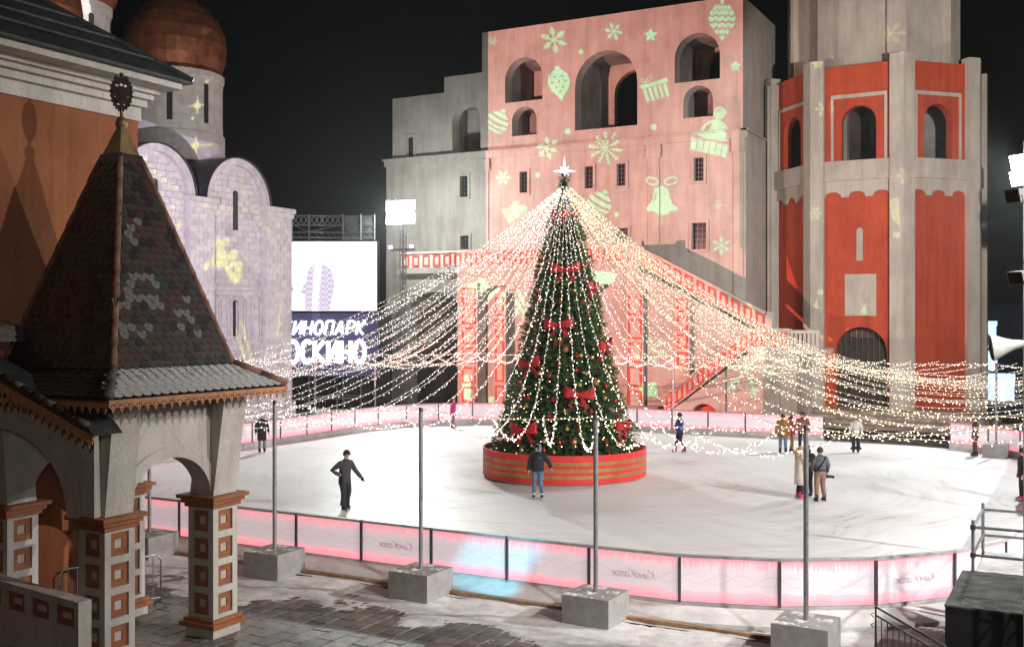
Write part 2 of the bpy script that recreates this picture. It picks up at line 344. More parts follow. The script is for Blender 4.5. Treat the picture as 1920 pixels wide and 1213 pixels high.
for i, (p, d) in enumerate(path):
    q = path[(i+1) % npath][0]; mid = (p+q)/2
    if mid.y > 50 and gap_u0-.4 < mid.x < gap_u1: SKIP.add(i)
# stroke letters for the lettering
GL = {
 'К': [[(0, 0), (0, 1)], [(.6, 1), (.02, .48), (.62, 0)]], 'И': [[(0, 1), (0, 0), (.6, 1), (.6, 0)]],
 'Н': [[(0, 0), (0, 1)], [(.6, 0), (.6, 1)], [(0, .5), (.6, .5)]], 'П': [[(0, 0), (0, 1), (.6, 1), (.6, 0)]],
 'О': [[(.33+.33*cos(a*pi/8), .5+.5*sin(a*pi/8)) for a in range(17)]],
 'А': [[(0, 0), (.34, 1), (.66, 0)], [(.12, .32), (.55, .32)]], 'Р': [[(0, 0), (0, 1), (.38, 1), (.58, .88), (.58, .6), (.38, .46), (.02, .46)]],
 'С': [[(.33+.33*cos(a*pi/8), .5+.5*sin(a*pi/8)) for a in range(2, 15)]], 'М': [[(0, 0), (.06, 1), (.38, .25), (.7, 1), (.76, 0)]],
 'и': [[(0, .6), (.03, .1), (.15, 0), (.42, .6), (.40, .1), (.5, 0)]], 'н': [[(0, 0), (.05, .62)], [(.38, 0), (.43, .62)], [(.03, .3), (.4, .34)]],
 'о': [[(.22+.22*cos(a*pi/6), .31+.31*sin(a*pi/6)) for a in range(13)]], 'а': [[(.2+.2*cos(a*pi/6), .31+.31*sin(a*pi/6)) for a in range(13)], [(.42, .62), (.40, .08), (.5, 0)]],
 'т': [[(0, .6), (.02, 0)], [(0, .5), (.14, .62), (.24, .5), (.24, 0)], [(.24, .5), (.38, .62), (.48, .5), (.5, 0)]], 'к': [[(0, 0), (.04, .62)], [(.36, .62), (.05, .32), (.4, 0)]]}
def letters(txt, hgt, track=.22, slant=0.):
    """centre-line strokes of a word; width and a list of polylines"""
    x = 0.; out = []
    for ch in txt:
        if ch == ' ': x += .5; continue
        st = GL[ch]; wd = max(p[0] for s_ in st for p in s_)
        out += [[((x+a+slant*b_)*hgt, b_*hgt) for a, b_ in s_] for s_ in st]; x += wd+track
    return (x-track)*hgt, out
LET0 = min(range(npath), key=lambda i: (path[i][0]+path[(i+1) % npath][0]-2*onH(741, 1030, .8)).length)
INK = M('panel_ink', (.58, .34, .40), .6, .05, 3, 0)
rail_pts = []
for i, (p, d) in enumerate(path):
    if i in SKIP: continue
    q = path[(i+1) % npath][0]; dd = (q-p); ln_ = dd.length; dd.normalize(); nrm = V((dd.y, -dd.x, 0)); ang = atan2(dd.y, dd.x)
    R = Matrix.Translation(p) @ Matrix.Rotation(ang, 4, 'Z')
    def put(o):
        o.matrix_world = R; o.matrix_basis = Matrix.Translation(-V((0, 0, 0))) @ R; return o
    pn = MB().box(.035, ln_-.035, -.008, .008, .33, 1.22).build('panel', PANEL, fence); pn.matrix_basis = R
    po = MB().box(-.03, .03, -.04, .04, .3, 1.25).build('post', STEELD, fence); po.matrix_basis = R
    kb = MB().box(0, ln_+.02, -.045, .045, 0, .31).build('kick_board', KICK, fence); kb.matrix_basis = R
    tr = MB().box(-.02, ln_+.02, -.05, .05, 1.22, 1.275).build('top_rail', RAILM, fence); tr.matrix_basis = R
    br = MB().box(.0, ln_, -.03, .03, .30, .335).build('bottom_rail', RAILM, fence); br.matrix_basis = R
    if True:
        if ((i if i > npath/2 else i+npath)-LET0) % 3 == 0:
            wd, st = letters('КиноКаток', .17, .12, .25); mb = MB()
            for s_ in st:   # written to be read from the ice, so mirrored from outside
                for a, b_ in zip(s_, s_[1:]):
                    mb.bar((ln_/2+wd/2-a[0], -.0105, .70+a[1]), (ln_/2+wd/2-b_[0], -.0105, .70+b_[1]), .010, .004, up=(0, 1, 0))
            lt = mb.build('lettering', INK, pn)
# a slush apron and a timber edge outside the near side
ap = MB(); ring0 = rring(RH+.05, 7, 14); ring1 = rring(RH+.62, 7.5, 14)
n = len(ring0); ap.add([(*a, .27) for a in ring0]+[(*a, .10) for a in ring1]+[(*a, -.01) for a in ring1], [(i, (i+1) % n, n+(i+1) % n, n+i) for i in range(n)]+[(n+i, n+(i+1) % n, 2*n+(i+1) % n, 2*n+i) for i in range(n)])
tag(ap.build('rink_apron', M('apron_sheet', (.60, .60, .59), .6, .14, 1.5, .3, 8)), kind='structure')
beam = thing('timber_edge', 'long bare timber beam laid along the foot of the rink fence', 'timber beam', (-15, 19.75, 0))
x = -28.
while x < -5:
    l = 3.9; MB().box(x, x+l-.02, 19.70, 19.83, -.01, .13+random.uniform(-.01, .01)).build('beam', WOOD, beam); x += l
cable = MB().tube([(-30+i*.5, 19.55+.05*noise.noise(V((i*.3, 0, 0))), .03) for i in range(52)], .03, 6).build('cable', BLACK); tag(cable, 'black cable lying in the snow beside the timber edge', 'cable')
# ------------------------------------------------------------------ posts with box bases, and light strings
PH = 4.08
def post_thing():
    t_ = thing('light_pole', 'x', 'pole')
    MB().box(-.5, .5, -.5, .5, .04, .62).build('base_box', BOXG, t_)
    MB().box(-.46, .46, -.46, .46, 0, .04).build('plinth', STEELD, t_)
    MB().tube([(0, 0, .6), (0, 0, PH)], .047, 10).build('pole', STEEL, t_)
    MB().lathe([(.0, .04), (.035, .04), (.05, 0), (.05, -.06)], (0, 0, PH), 10).build('cap', STEELD, t_)
    def sh(x, y): return .602+.04*noise.noise(V((x*4, y*4, 2)))+.03*noise.noise(V((x*14, y*14, 5)))+.008
    s_ = snowgrid(-.49, .49, -.49, .49, .035, lambda x, y: min(.66, sh(x, y))); s_.f = [f for f in s_.f if sum(s_.v[i][2] for i in f)/4 > .615]
    s_.m = [0]*len(s_.f); s_.build('snow_patch', SNOW, t_, True)
    return t_
proto_pole = post_thing(); first = True
near = [(-4.5, 19.35), (-8.62, 19.35), (-12.75, 19.35), (-16.85, 19.35), (-20.95, 19.35), (-25.05, 19.35)]
far = [(-35.5, 38.5), (-35.5, 43.9), (-35.5, 49.2), (-32.3, 54.7), (-26.0, 54.7), (-19.8, 54.7), (-12.6, 54.7)]
pR = atZ(1868, 686, 46.5); far.append((pR.x, pR.y)); far += [(-.1, 47.0), (-.1, 41.), (-.1, 35.), (-.1, 29.), (-.1, 23.5)]
for k, (x, y) in enumerate(near+far):
    o = proto_pole if first else copy_tree(proto_pole); first = False
    o.location = (x, y, 0); o.rotation_euler.z = random.uniform(-.03, .03)
    if k < len(near):
        tag(o, ('slim grey steel pole on a box base beside the stair rail and podium', 'slim grey steel pole on a box base with the cyan light beside it', 'slim grey steel pole on a grey box, second clear of the porch', 'slim grey steel pole on a grey box right beside the porch pier', 'slim grey pole whose box base shows through the porch arch', 'slim grey pole on a box base hidden beyond the porch')[k], 'pole', 'poles holding the light strings along the near fence')
    else: tag(o, 'slim grey steel pole on a box behind the far rink fence', 'pole', 'poles holding the light strings along the far fence')
TOP = V((RC.x, RC.y, 11.02))
WIRE = M('string_wire', (.5, .47, .42), .6, 0, 3, 0, emis=(1, .85, .7), es=.25, nolight=True)
def bulbmat(n, c, s_): return M(n, c, .4, 0, 3, 0, emis=c, es=s_, nolight=True)
BULBS = [bulbmat('bulb_white', (1, .88, .80), 6.5), bulbmat('bulb_warm', (1, .76, .46), 6), bulbmat('bulb_rose', (1, .80, .72), 6)]
ends = along(rring(17.7, 6, 12), 1.22)
def strand(name, pts, rb, step, mat, label, cat, group):
    t_ = thing(name, label, cat, pts[-1], group)
    MB().tube(pts, .008, 3, False).build('wire', WIRE, t_)
    mb = MB(); acc = 0.
    for a, b_ in zip(pts, pts[1:]):
        l = (b_-a).length
        while acc < l:
            p = a.lerp(b_, acc/l); mb.octa((p.x+random.gauss(0, .022), p.y+random.gauss(0, .022), p.z-.02+random.gauss(0, .03)), rb*random.uniform(.6, 1.15)); acc += step*random.uniform(.55, 1.45)
        acc -= l
    tag(mb.build('bulbs', mat, t_), kind='stuff'); return t_
CAMV = V((0, 0, CAMH))
for i, (e_, d) in enumerate(ends):
    E = V((e_.x, e_.y, PH-.05)); rel = e_-RC
    side = 'near' if rel.y < -17 else 'far' if rel.y > 17 else 'left' if rel.x < 0 else 'right'
    q = pxof(E)
    zc = -SY*e_.x+CY*e_.y
    sag = {'near': 3.5, 'far': 2.75, 'left': 2.8, 'right': 2.95}[side]*random.uniform(.93, 1.1)
    if side == 'far': sag *= 1.0
    dirv = (E-TOP); start = TOP+V((rel.x, rel.y, 0)).normalized()*.22+V((0, 0, random.uniform(-.25, .1)))
    pts = [start.lerp(E, k/22)-V((0, 0, 4*sag*(k/22)*(1-k/22))) for k in range(23)]
    wm = BULBS[1] if (side == 'right' or (side == 'far' and rel.x > 4)) else (BULBS[0] if random.random() < .6 else BULBS[2])
    strand('light_string', pts, .0135, .15, wm, {'near': 'string of white bulbs from the treetop to the near rink edge', 'far': 'string of bulbs from the treetop to the far rink edge in front of the palace',
        'left': 'string of white bulbs from the treetop towards the church side', 'right': 'string of warm bulbs from the treetop towards the red tower side'}[side], 'light string', 'light strings on the %s side of the tree' % {'near': 'near', 'far': 'palace', 'left': 'church', 'right': 'tower'}[side])
allp = [(-.4, 19.35)]+near+[(-29.5, 19.35), (-34, 21), (-35.5, 26), (-35.5, 32)]+far+[(-.4, 19.35)]
for k, (a, b_) in enumerate(zip(allp, allp[1:])):
    A, B = V((*a, PH)), V((*b_, PH)); pts = [A.lerp(B, j/10)-V((0, 0, .12*4*(j/10)*(1-j/10))) for j in range(11)]
    z_ = -SY*a[0]+CY*a[1]
    strand('perimeter_string', pts, .013 if z_ < 30 else .017, .08 if z_ < 30 else .13, BULBS[1] if k < 5 else BULBS[0], 'level string of bulbs slung between the tops of neighbouring light poles', 'light string', 'strings linking the light poles')
# ------------------------------------------------------------------ Christmas tree, planter, ornaments
pt = thing('tree_planter', 'round red planter with three gold stripes around the foot of the Christmas tree', 'planter', (RC.x, RC.y, 0))
PR = 3.13
MB().lathe([(PR-.12, .05), (PR-.12, .14), (PR-.02, .14)], RC, 64).build('white_base', WHITEP, pt)
def band(z0, z1, r, mat, nm): return MB().lathe([(r-.05, z0), (r, z0), (r, z1), (r-.05, z1)], RC, 96).build(nm, mat, pt, True)
wall = MB().lathe([(PR-.06, .14), (PR, .14), (PR, 1.17), (PR-.06, 1.17), (PR-.06, .3)], RC, 96).build('wall', REDP, pt)
for z in (.33, .57, .81): MB().lathe([(PR-.002, z), (PR+.006, z), (PR+.006, z+.115), (PR-.002, z+.115)], RC, 96).build('gold_stripe', GOLD, pt)
MB().lathe([(PR-.07, .35), (0.01, .35)], RC, 32).build('soil', BLACK, pt)
tree = thing('christmas_tree', 'tall bushy green Christmas tree standing in the round red planter on the ice', 'christmas tree', (RC.x, RC.y, .3))
NEEDLES = M('needles', (.11, .20, .055), .5, .35, 2.2, 0, col2=(.038, .085, .028))
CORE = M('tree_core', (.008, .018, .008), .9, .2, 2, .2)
BARK = M('bark', (.09, .055, .035), .9, .2, 5)
def trad(z):    # crown radius at height z
    t_ = (z-.75)/(11.2-.75); t_ = max(0, min(1, t_))
    return 2.62*(1-t_)**.93*(1-.10*sin(pi*t_))+.10
MB().tube([(RC.x, RC.y, .3), (RC.x, RC.y, 6), (RC.x, RC.y, 11.2)], [.22, .16, .05], 10).build('trunk', BARK, tree)
zs = [.9+i*.4 for i in range(27)]
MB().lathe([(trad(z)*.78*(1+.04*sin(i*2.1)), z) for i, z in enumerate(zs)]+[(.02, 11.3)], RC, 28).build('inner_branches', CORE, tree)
rng = random.Random(3); mb = MB(); SPOTS = []
def sprig(mb, P, D, ln, n=11):
    D = D.normalized(); a = D.cross(V((0, 0, 1))).normalized(); b_ = a.cross(D)
    vs = []; fs = []
    for k in range(n):
        s0 = rng.uniform(0, .75); th = rng.uniform(0, 2*pi); dv = (D*.9+a*cos(th)*.75+b_*sin(th)*.75).normalized()
        base = P+D*(ln*s0); tip = base+dv*ln*rng.uniform(.38, .62); w_ = D.cross(dv).normalized()*.016
        i = len(vs); vs += [base-w_, base+w_, tip]; fs.append((i, i+1, i+2))
    i = len(vs); w_ = a*.014; vs += [P-w_, P+w_, P+D*ln]; fs.append((i, i+1, i+2))
    mb.add(vs, fs)
N_SP = 7200
for k in range(N_SP):
    t_ = 1-sqrt(rng.random()*.985+.0); z = .75+(11.1-.75)*t_; th = rng.uniform(0, 2*pi)
    lump = 1+.10*noise.noise(V((cos(th)*2.2, sin(th)*2.2, z*1.3)))+.07*noise.noise(V((cos(th)*6, sin(th)*6, z*3.5)))
    r = trad(z)*lump*(rng.uniform(.78, .97) if rng.random() < .8 else rng.uniform(.95, 1.03))
    D = V((cos(th), sin(th), rng.uniform(-.35, .35)))
    mb.mi = 0; sprig(mb, RC+V((cos(th)*r, sin(th)*r, z)), D+V((rng.gauss(0, .25), rng.gauss(0, .25), 0)), rng.uniform(.22, .36)*(.75+.25*min(1, trad(z))))
for k in range(26):  # tuft at the very top
    th = rng.uniform(0, 2*pi); sprig(mb, RC+V((0, 0, 11.1+rng.uniform(-.1, .35))), V((cos(th), sin(th), rng.uniform(.1, 1.1))), .34)
cr_ = mb.build('crown', NEEDLES, tree); tag(cr_, kind='stuff')
# tiny fairy lights in the crown
mb = MB()
for k in range(620):
    t_ = 1-sqrt(rng.random()); z = .95+9.6*t_; th = rng.uniform(0, 2*pi); r = trad(z)*1.07
    mb.octa((RC.x+cos(th)*r, RC.y+sin(th)*r, z), rng.uniform(.013, .024))
fl = mb.build('fairy_lights', bulbmat('fairy_bulb', (1, .80, .5), 6)); tag(fl, 'tiny warm fairy lights scattered through the Christmas tree crown', 'fairy lights', kind='stuff')
# baubles (each hangs on the tree)
def bauble(name, r, mat, label, group):
    t_ = thing(name, label, 'bauble', (0, 0, 0), group)
    MB().ball((0, 0, 0), r, 14, 9).build('globe', mat, t_, True); MB().lathe([(.0, r+.035), (r*.22, r+.03), (r*.22, r-.01)], (0, 0, 0), 8).build('cap', GOLD, t_); return t_
BM = {'red': M('bauble_red', (.55, .02, .03), .16, .1, 4, 0, metal=.55), 'gold': M('bauble_gold', (.80, .62, .25), .18, .1, 4, 0, metal=.6), 'copper': M('bauble_copper', (.70, .26, .12), .2, .1, 4, 0, metal=.6)}
protos = {}
camdir = V((-RC.x, -RC.y, 0)).normalized(); camang = atan2(camdir.y, camdir.x)
def hang(kind, px, py, r, lab, grp):
    # where the sight line through this spot meets the crown
    z0 = 41.3
    d = ray(px, py)
    best = None
    for s_ in range(900):
        P = O0+d*(36+s_*.008); rr_ = sqrt((P.x-RC.x)**2+(P.y-RC.y)**2)
        if rr_ < trad(P.z)*1.06: best = P; break
    if best is None: return None
    key = (kind, r)
    if key not in protos: protos[key] = o = bauble(kind+'_bauble', r, BM[kind], lab, grp)
    else: o = copy_tree(protos[key])
    o.location = best; return o
redp = [(945, 812), (958, 858), (980, 740), (1008, 650), (1042, 645), (1052, 640), (1048, 680), (1081, 667), (1081, 694), (990, 746), (1037, 750), (1124, 675), (1136, 724), (1153, 752), (1108, 772), (1157, 781), (1085, 801), (1122, 797), (1049, 830), (1136, 829), (1020, 845), (1142, 851), (1171, 817), (959, 797), (975, 880-26), (1010, 560), (1050, 564), (1092, 566), (1100, 590), (1106, 556), (1000, 540), (1116, 520), (1104, 500), (1005, 500), (1126, 610), (995, 612), (1075, 520), (1030, 705), (970, 720), (1066, 745), (1030, 780), (1110, 840), (1160, 835), (1000, 800), (1090, 760), (1015, 590)]
goldp = [(1004, 617), (992, 663), (1071, 639), (1089, 666), (1110, 670), (1135, 695), (1087, 722), (1134, 746), (987, 761), (1063, 804), (1021, 828), (1112, 834), (978, 844), (1038, 848), (1128, 620), (1020, 505), (1049, 490), (1077, 545), (1045, 470), (1062, 445), (1037, 430), (1065, 590), (948, 739), (1012, 700), (1100, 700), (1058, 770), (1147, 800)]
copp = [(1117, 717), (951, 823), (1076, 829), (1165, 829), (1095, 500), (1012, 545), (1060, 655)]
for q in redp: hang('red', *q, .088, 'small shiny red bauble hanging in the Christmas tree', 'red baubles on the tree')
for q in goldp: hang('gold', *q, .078, 'small shiny pale gold bauble hanging in the Christmas tree', 'gold baubles on the tree')
for q in copp: hang('copper', *q, .125, 'large copper coloured bauble hanging in the Christmas tree', 'copper baubles on the tree')
# red glitter bows
BOWM = M('bow_glitter', (.70, .02, .03), .38, .5, 16, .6, 60, col2=(.30, .004, .01))
def bow():
    t_ = thing('ribbon_bow', 'x', 'bow', (0, 0, 0), 'red bows on the tree')
    for s_ in (-1, 1):
        mb = MB(); n = 10; vs = []; fs = []
        for i in range(n+1):
            a = i/n*2*pi; x = s_*(.30-.30*cos(a)); y = -.03-.11*sin(a); h = .07+.16*(1-cos(a))/2; zc = .06*(1-cos(a))/2*2
            vs += [(x, y, zc-h), (x, y, zc+h)]
        fs = [(2*i, 2*i+2, 2*i+3, 2*i+1) for i in range(n)]
        mb.add(vs, fs).build('loop', BOWM, t_, True)
        mb = MB(); P = [(0, 0), (.10, 0), (.42, -.42), (.33, -.44), (.30, -.56), (.06, -.12)]
        mb.slab([(s_*a, b_) for a, b_ in P], [], lambda a, b_, d: (a, d-.05*sin(b_*6), b_), -.02, .015).build('tail', BOWM, t_)
    MB().ball((0, -.06, 0), .10, 10, 6, (1, .9, 1.1)).build('knot', BOWM, t_, True); return t_
bows = [(1060, 506, 1.0, 'near the crown top'), (1048, 610, 1.0, ''), (993, 684, .98, ''), (1086, 741, 1.05, ''), (983, 808, 1.08, ''), (1135, 650, .95, ''), (1168, 800, .9, ''), (1112, 540, .8, ''), (1046, 404, .75, ''), (1020, 412, .6, ''), (1071, 402, .6, '')]
names = ['wide red glitter bow on the upper crown of the Christmas tree', 'red glitter bow on the Christmas tree halfway up its front', 'red glitter bow at the left of the tree above the black jacketed skater', 'largest red glitter bow low on the front of the Christmas tree', 'lowest red glitter bow on the tree, just above the planter rim', 'red glitter bow seen edge on at mid height of the tree', 'red glitter bow seen edge on close above the planter rim', 'red glitter bow at the side of the upper crown', 'small red bow just under the gathered light strings', 'small red bow tucked under the left of the gathered light strings', 'small red bow tucked under the right of the gathered light strings']
bp0 = None
for k, (px, py, s_, _) in enumerate(bows):
    d = ray(px, py); best = None
    for q in range(900):
        P = O0+d*(36+q*.008)
        if sqrt((P.x-RC.x)**2+(P.y-RC.y)**2) < trad(P.z)*1.13: best = P; break
    if best is None: continue
    o = bow() if bp0 is None else copy_tree(bp0); bp0 = bp0 or o; o['label'] = names[k]
    an_ = atan2(best.y-RC.y, best.x-RC.x); o.location = best; o.rotation_euler = (0, rng.uniform(-.15, .15), an_+pi/2); o.scale = (s_*.92,)*3
# star on top
STARM = M('star_light', (.9, .95, 1), .3, 0, 3, 0, emis=(.80, .90, 1), es=1.6, nolight=True)
st = thing('tree_star', 'white lit eight pointed star with long points on the treetop', 'star', (RC.x, RC.y, 11.5))
fwd = V((camdir.x, camdir.y, 0)); rgt = V((-fwd.y, fwd.x, 0))
def starpt(ang, ln, w_, mb):
    c_ = V((RC.x, RC.y, 11.72)); D = rgt*sin(ang)+V((0, 0, cos(ang))); S = rgt*cos(ang)-V((0, 0, sin(ang)))
    mb.add([c_+D*ln, c_+S*w_+D*w_*.6, c_-S*w_+D*w_*.6, c_+fwd*w_*.9, c_-fwd*w_*.9], [(0, 1, 3), (0, 3, 2), (0, 2, 4), (0, 4, 1), (1, 3, 2), (1, 2, 4)])
for k, (ang, ln, w_) in enumerate([(0, .58, .075), (90, .46, .075), (180, .50, .075), (270, .46, .075), (45, .27, .06), (135, .27, .06), (225, .27, .06), (315, .27, .06)]):
    mb = MB(); starpt(radians(ang), ln, w_, mb); mb.build('point', STARM, st)
MB().tube([(RC.x, RC.y, 11.1), (RC.x, RC.y, 11.7)], .03, 6).build('stem', STEEL, st)
# ------------------------------------------------------------------ palace
VF = 64.2
pal = thing('palace_building', 'tall stucco palace front with arched upper niches behind the Christmas tree', 'building', (-28, VF, 0))
def uV(px, v=VF): return onV(px, 600, v).x
def hV(px, py, v=VF): return onV(px, py, v).z
def bx(x0, x1, yt, yb, v=VF):   # photo box -> u0,u1,h0,h1 on plane v
    return uV(x0, v), uV(x1, v), hV((x0+x1)/2, yb, v), hV((x0+x1)/2, yt, v)
uA, uB, uC, uR = uV(736), uV(833), uV(904), uV(1393)
HC = 17.55
niches = [(947, 1017, 108, 190), (1078, 1195, 95, 240), (1265, 1350, 62, 152), (960, 1006, 200, 254), (1281, 1337, 161, 220), (848, 901, 196, 292)]
holes = []; NB = []
for x0, x1, yt, yb in niches:
    a0, a1, h0, h1 = bx(x0, x1, yt, yb); h0 = max(h0, HC+.05); holes.append(archp(a0, a1, h0, h1-(a1-a0)/2)); NB.append((a0, a1, h0, h1))
winu = [(762, 776, 257, 297)]; winl = [(863, 878, 330, 370), (864, 880, 442, 468), (975, 990, 322, 362), (1097, 1113, 312, 354), (1157, 1174, 307, 349), (1301, 1320, 296, 340), (1155, 1178, 428, 455), (1297, 1325, 418, 468)]
up = MB().slab([(uA, HC), (uR, HC), (uR, 25.9), (uC, 25.95), (uC, 23.2), (uB, 23.2), (uB, 22.1), (uA, 22.1)], holes+[rect(*bx(*w_)) for w_ in winu], pV(VF), 0, .95).build('upper_wall', STUCCO, pal)
VL = VF-.22
lw = MB().slab([(uA-.4, 0), (uR+.25, 0), (uR+.25, HC), (uA-.4, HC)], [rect(*bx(*w_, VL)) for w_ in winl], pV(VL), 0, 1.1).build('lower_wall', STUCCO, pal)
MB().box(uR-.9, uR-.002, VF+.952, VF+7.6, HC, 25.85).build('side_wall', STUCCO, pal)
MB().box(uR-.9, uR+.248, VL+1.102, VF+7.9, 0, HC).build('lower_side_wall', STUCCO, pal)
MB().slab([(uA-.6, HC), (uA-.6, HC+.12), (uR+.45, HC+.12), (uR+.45, HC)], [], pV(VF-.42), 0, .418).build('cornice', STUCCO, pal)
MB().slab([(uA-.5, HC-.42), (uA-.5, HC-.003), (uR+.35, HC-.003), (uR+.35, HC-.42)], [], pV(VL-.12), 0, .118).build('frieze', STUCCO, pal)
MB().box(uR+.002, uR+.35, VF-.42, VF+7.9, HC+.003, HC+.118).build('side_cornice', STUCCO, pal)
for px0, px1 in ((906, 917), (1216, 1237), (1376, 1394)):
    a0, a1 = uV(px0, VL), uV(px1, VL); MB().box(a0, a1, VL-.10, VL-.002, 5, HC-.425).build('pilaster', STUCCO, pal)
    MB().box(a0-.12, a1+.12, VL-.2, VL-.125, HC-1.25, HC-.43).build('pilaster_capital', STUCCO, pal)
# rooms seen through the niches
BV = VF+4.2
bh = []
for (x0, x1, yt, yb) in ((1152, 1232, 132, 236), (1326, 1392, 92, 152)):
    a0, a1, h0, h1 = bx(x0, x1, yt, yb, BV); bh.append(archp(a0, a1, h0, h1-(a1-a0)/2))
MB().slab([(uC+.9, HC), (uR-1, HC), (uR-1, 25.6), (uC+.9, 25.6)], bh, pV(BV), 0, .5).build('rear_wall', STUCCO, pal)
MB().box(uA+.3, uC-.1, VF+2.2, VF+2.5, HC, 22).build('rear_wall', STUCCO, pal)
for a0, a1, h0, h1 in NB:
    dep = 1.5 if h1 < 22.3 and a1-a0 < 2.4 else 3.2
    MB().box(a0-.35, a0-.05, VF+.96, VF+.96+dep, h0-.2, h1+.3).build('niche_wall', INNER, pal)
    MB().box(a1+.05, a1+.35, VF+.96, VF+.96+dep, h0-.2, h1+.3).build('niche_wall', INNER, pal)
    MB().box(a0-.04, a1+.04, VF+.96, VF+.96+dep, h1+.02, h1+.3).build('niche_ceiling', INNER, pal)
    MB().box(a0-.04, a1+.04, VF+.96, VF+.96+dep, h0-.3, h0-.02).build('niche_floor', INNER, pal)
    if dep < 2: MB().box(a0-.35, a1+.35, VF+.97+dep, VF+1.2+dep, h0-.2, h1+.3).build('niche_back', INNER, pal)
def window(a0, a1, h0, h1, v, parent, nx=2, nz_=4):
    w_ = .16; f = MB().slab(rect(a0-w_, a1+w_, h0-w_, h1+w_), [rect(a0+.01, a1-.01, h0+.01, h1-.01)], pV(v-.09), 0, .088).build('window_frame', STUCCO, parent)
    MB().box(a0-.02, a1+.02, v+.30, v+.34, h0-.02, h1+.02).build('pane', PANE, f)
    for i in range(1, nx+1): x = a0+(a1-a0)*i/(nx+1); MB().box(x-.02, x+.02, v+.24, v+.297, h0, h1).build('muntin', STEELD, f)
    for i in range(1, nz_+1): z = h0+(h1-h0)*i/(nz_+1); MB().box(a0, a1, v+.2405, v+.296, z-.02, z+.02).build('muntin', STEELD, f)
for w_ in winu: window(*bx(*w_), VF, pal)
for w_ in winl: window(*bx(*w_, VL), VL, pal)
# ------------------------------------------------------------------ gallery and outside staircase in front of the palace
VG = 60.0
gal = thing('gallery_staircase', 'arcaded gallery with an outside staircase and red framed parapet in front of the palace', 'staircase', (-26, VG, 0))
g0, g1 = uV(752, VG), uV(1197, VG); s1 = uV(1437, VG)
ops = []
for x0, x1, yt in ((770, 858, 548), (900, 985, 535), (1108, 1170, 533)):
    a0, a1 = uV(x0, VG), uV(x1, VG); h1 = hV((x0+x1)/2, yt, VG); ops.append(archp(a0, a1, .4, h1-.8, .8))
MB().slab([(g0, 0), (g1, 0), (g1, 9.45), (g0, 9.45)], ops, pV(VG), 0, .8).build('arcade_wall', STUCCO, gal)
MB().box(g0, g1, VG+.802, VL-.01, 9.0, 9.4).build('terrace_floor', INNER, gal)
MB().box(g0-.15, g1+.1, VG-.22, VG-.002, 9.1, 9.42).build('string_course', STUCCO, gal)
for px in (860, 1000, 1172): x = uV(px, VG); MB().box(x-.2, x+.2, VG+.81, VL-.02, 0, 8.9).build('cross_wall', INNER, gal)
for (x0, x1) in ((898, 987), (1106, 1172)): MB().box(uV(x0, VG)-.4, uV(x1, VG)+.4, VG+.95, VG+1.15, .1, 8.9).build('recess_wall', STUCCO, gal)
# staircase walls
MB().slab([(g1+.002, 0), (s1, 0), (s1, 5.0), (g1+.002, 9.0)], [], pV(VG+.03), 0, .7).build('stair_wall', STUCCO, gal)
for k in range(22):
    f = k/22; x = g1+(s1-g1)*f; MB().box(x, x+(s1-g1)/22+.001, VG+.74, VL-.02, 0, 9.2-4.4*f).build('stair_step', STUCCO, gal)
def parapet(A, B, v, hgt, npan, nm='parapet', t_=.35, fr=True):
    """solid sloping parapet from A=(u,h) to B with proud red frames"""
    sl = (B[1]-A[1])/(B[0]-A[0])
    MB().slab([A, B, (B[0], B[1]+hgt), (A[0], A[1]+hgt)], [], pV(v), 0, t_).build(nm, STUCCO2, gal)
    MB().slab([(A[0]-.03, A[1]+hgt), (B[0]+.03, B[1]+hgt), (B[0]+.03, B[1]+hgt+.12), (A[0]-.03, A[1]+hgt+.12)], [], pV(v-.08), 0, t_+.16).build('coping', STUCCO2, gal)
    for k in range(npan):
        w_ = (B[0]-A[0])/npan; a0 = A[0]+k*w_+w_*.16; a1 = a0+w_*.68; b0 = A[1]+.12; b1 = A[1]+hgt-.08; t2 = .11
        f = lambda a, b_: (a, b_+(a-A[0])*sl)
        MB().slab([f(a0, b0), f(a1, b0), f(a1, b1), f(a0, b1)], [[f(a0+t2, b0+t2), f(a1-t2, b0+t2), f(a1-t2, b1-t2), f(a0+t2, b1-t2)]], pV(v-.05), 0, .048).build('panel_frame', REDF, gal)
parapet((g0, 9.46), (g1, 9.46), VG-.02, .98, 21)
parapet((g1+.02, 9.3), (s1, 5.25), VG-.02, 1.05, 11)
MB().box(g1-.2, g1+.22, VG-.1, VG+.4, 9.4, 10.75).build('newel', STUCCO2, gal)
MB().box(s1-.05, s1+.35, VG-.1, VG+.4, 4.3, 6.45).build('newel', STUCCO2, gal)
VS = 58.3
l0, l1 = uV(1405, VS), uV(1536, VS)
lt0 = uV(1245, VS)
MB().slab([(l0, 0), (l1-1.2, 0), (l1-1.2, 4.2), (l0, 4.2)], [], pV(VS+.02), 0, 3.6).build('landing_block', STUCCO2, gal)
MB().box(l0-.1, l1, VS-.08, VS+3.7, 4.202, 4.42).build('landing_floor', STUCCO2, gal)
parapet((l0, 4.43), (l1-1.6, 4.43), VS-.02, .98, 4)
b0 = l1-1.58
MB().box(b0, l1, VS-.02, VS+.3, 5.25, 5.45).build('balustrade_rail', STUCCO2, gal)
MB().box(b0, l1, VS-.02, VS+.3, 4.43, 4.55).build('balustrade_rail', STUCCO2, gal)
for k in range(7): x = b0+.1+k*(l1-b0-.2)/6; MB().box(x-.07, x+.07, VS+.02, VS+.25, 4.552, 5.248).build('baluster', STUCCO2, gal)
nA = archp(uV(1298, VS), uV(1343, VS), .15, hV(1320, 757, VS)-.55, .55)
nB_ = archp(uV(1385, VS), uV(1462, VS), .3, hV(1423, 702, VS)-1.0, 1.0)
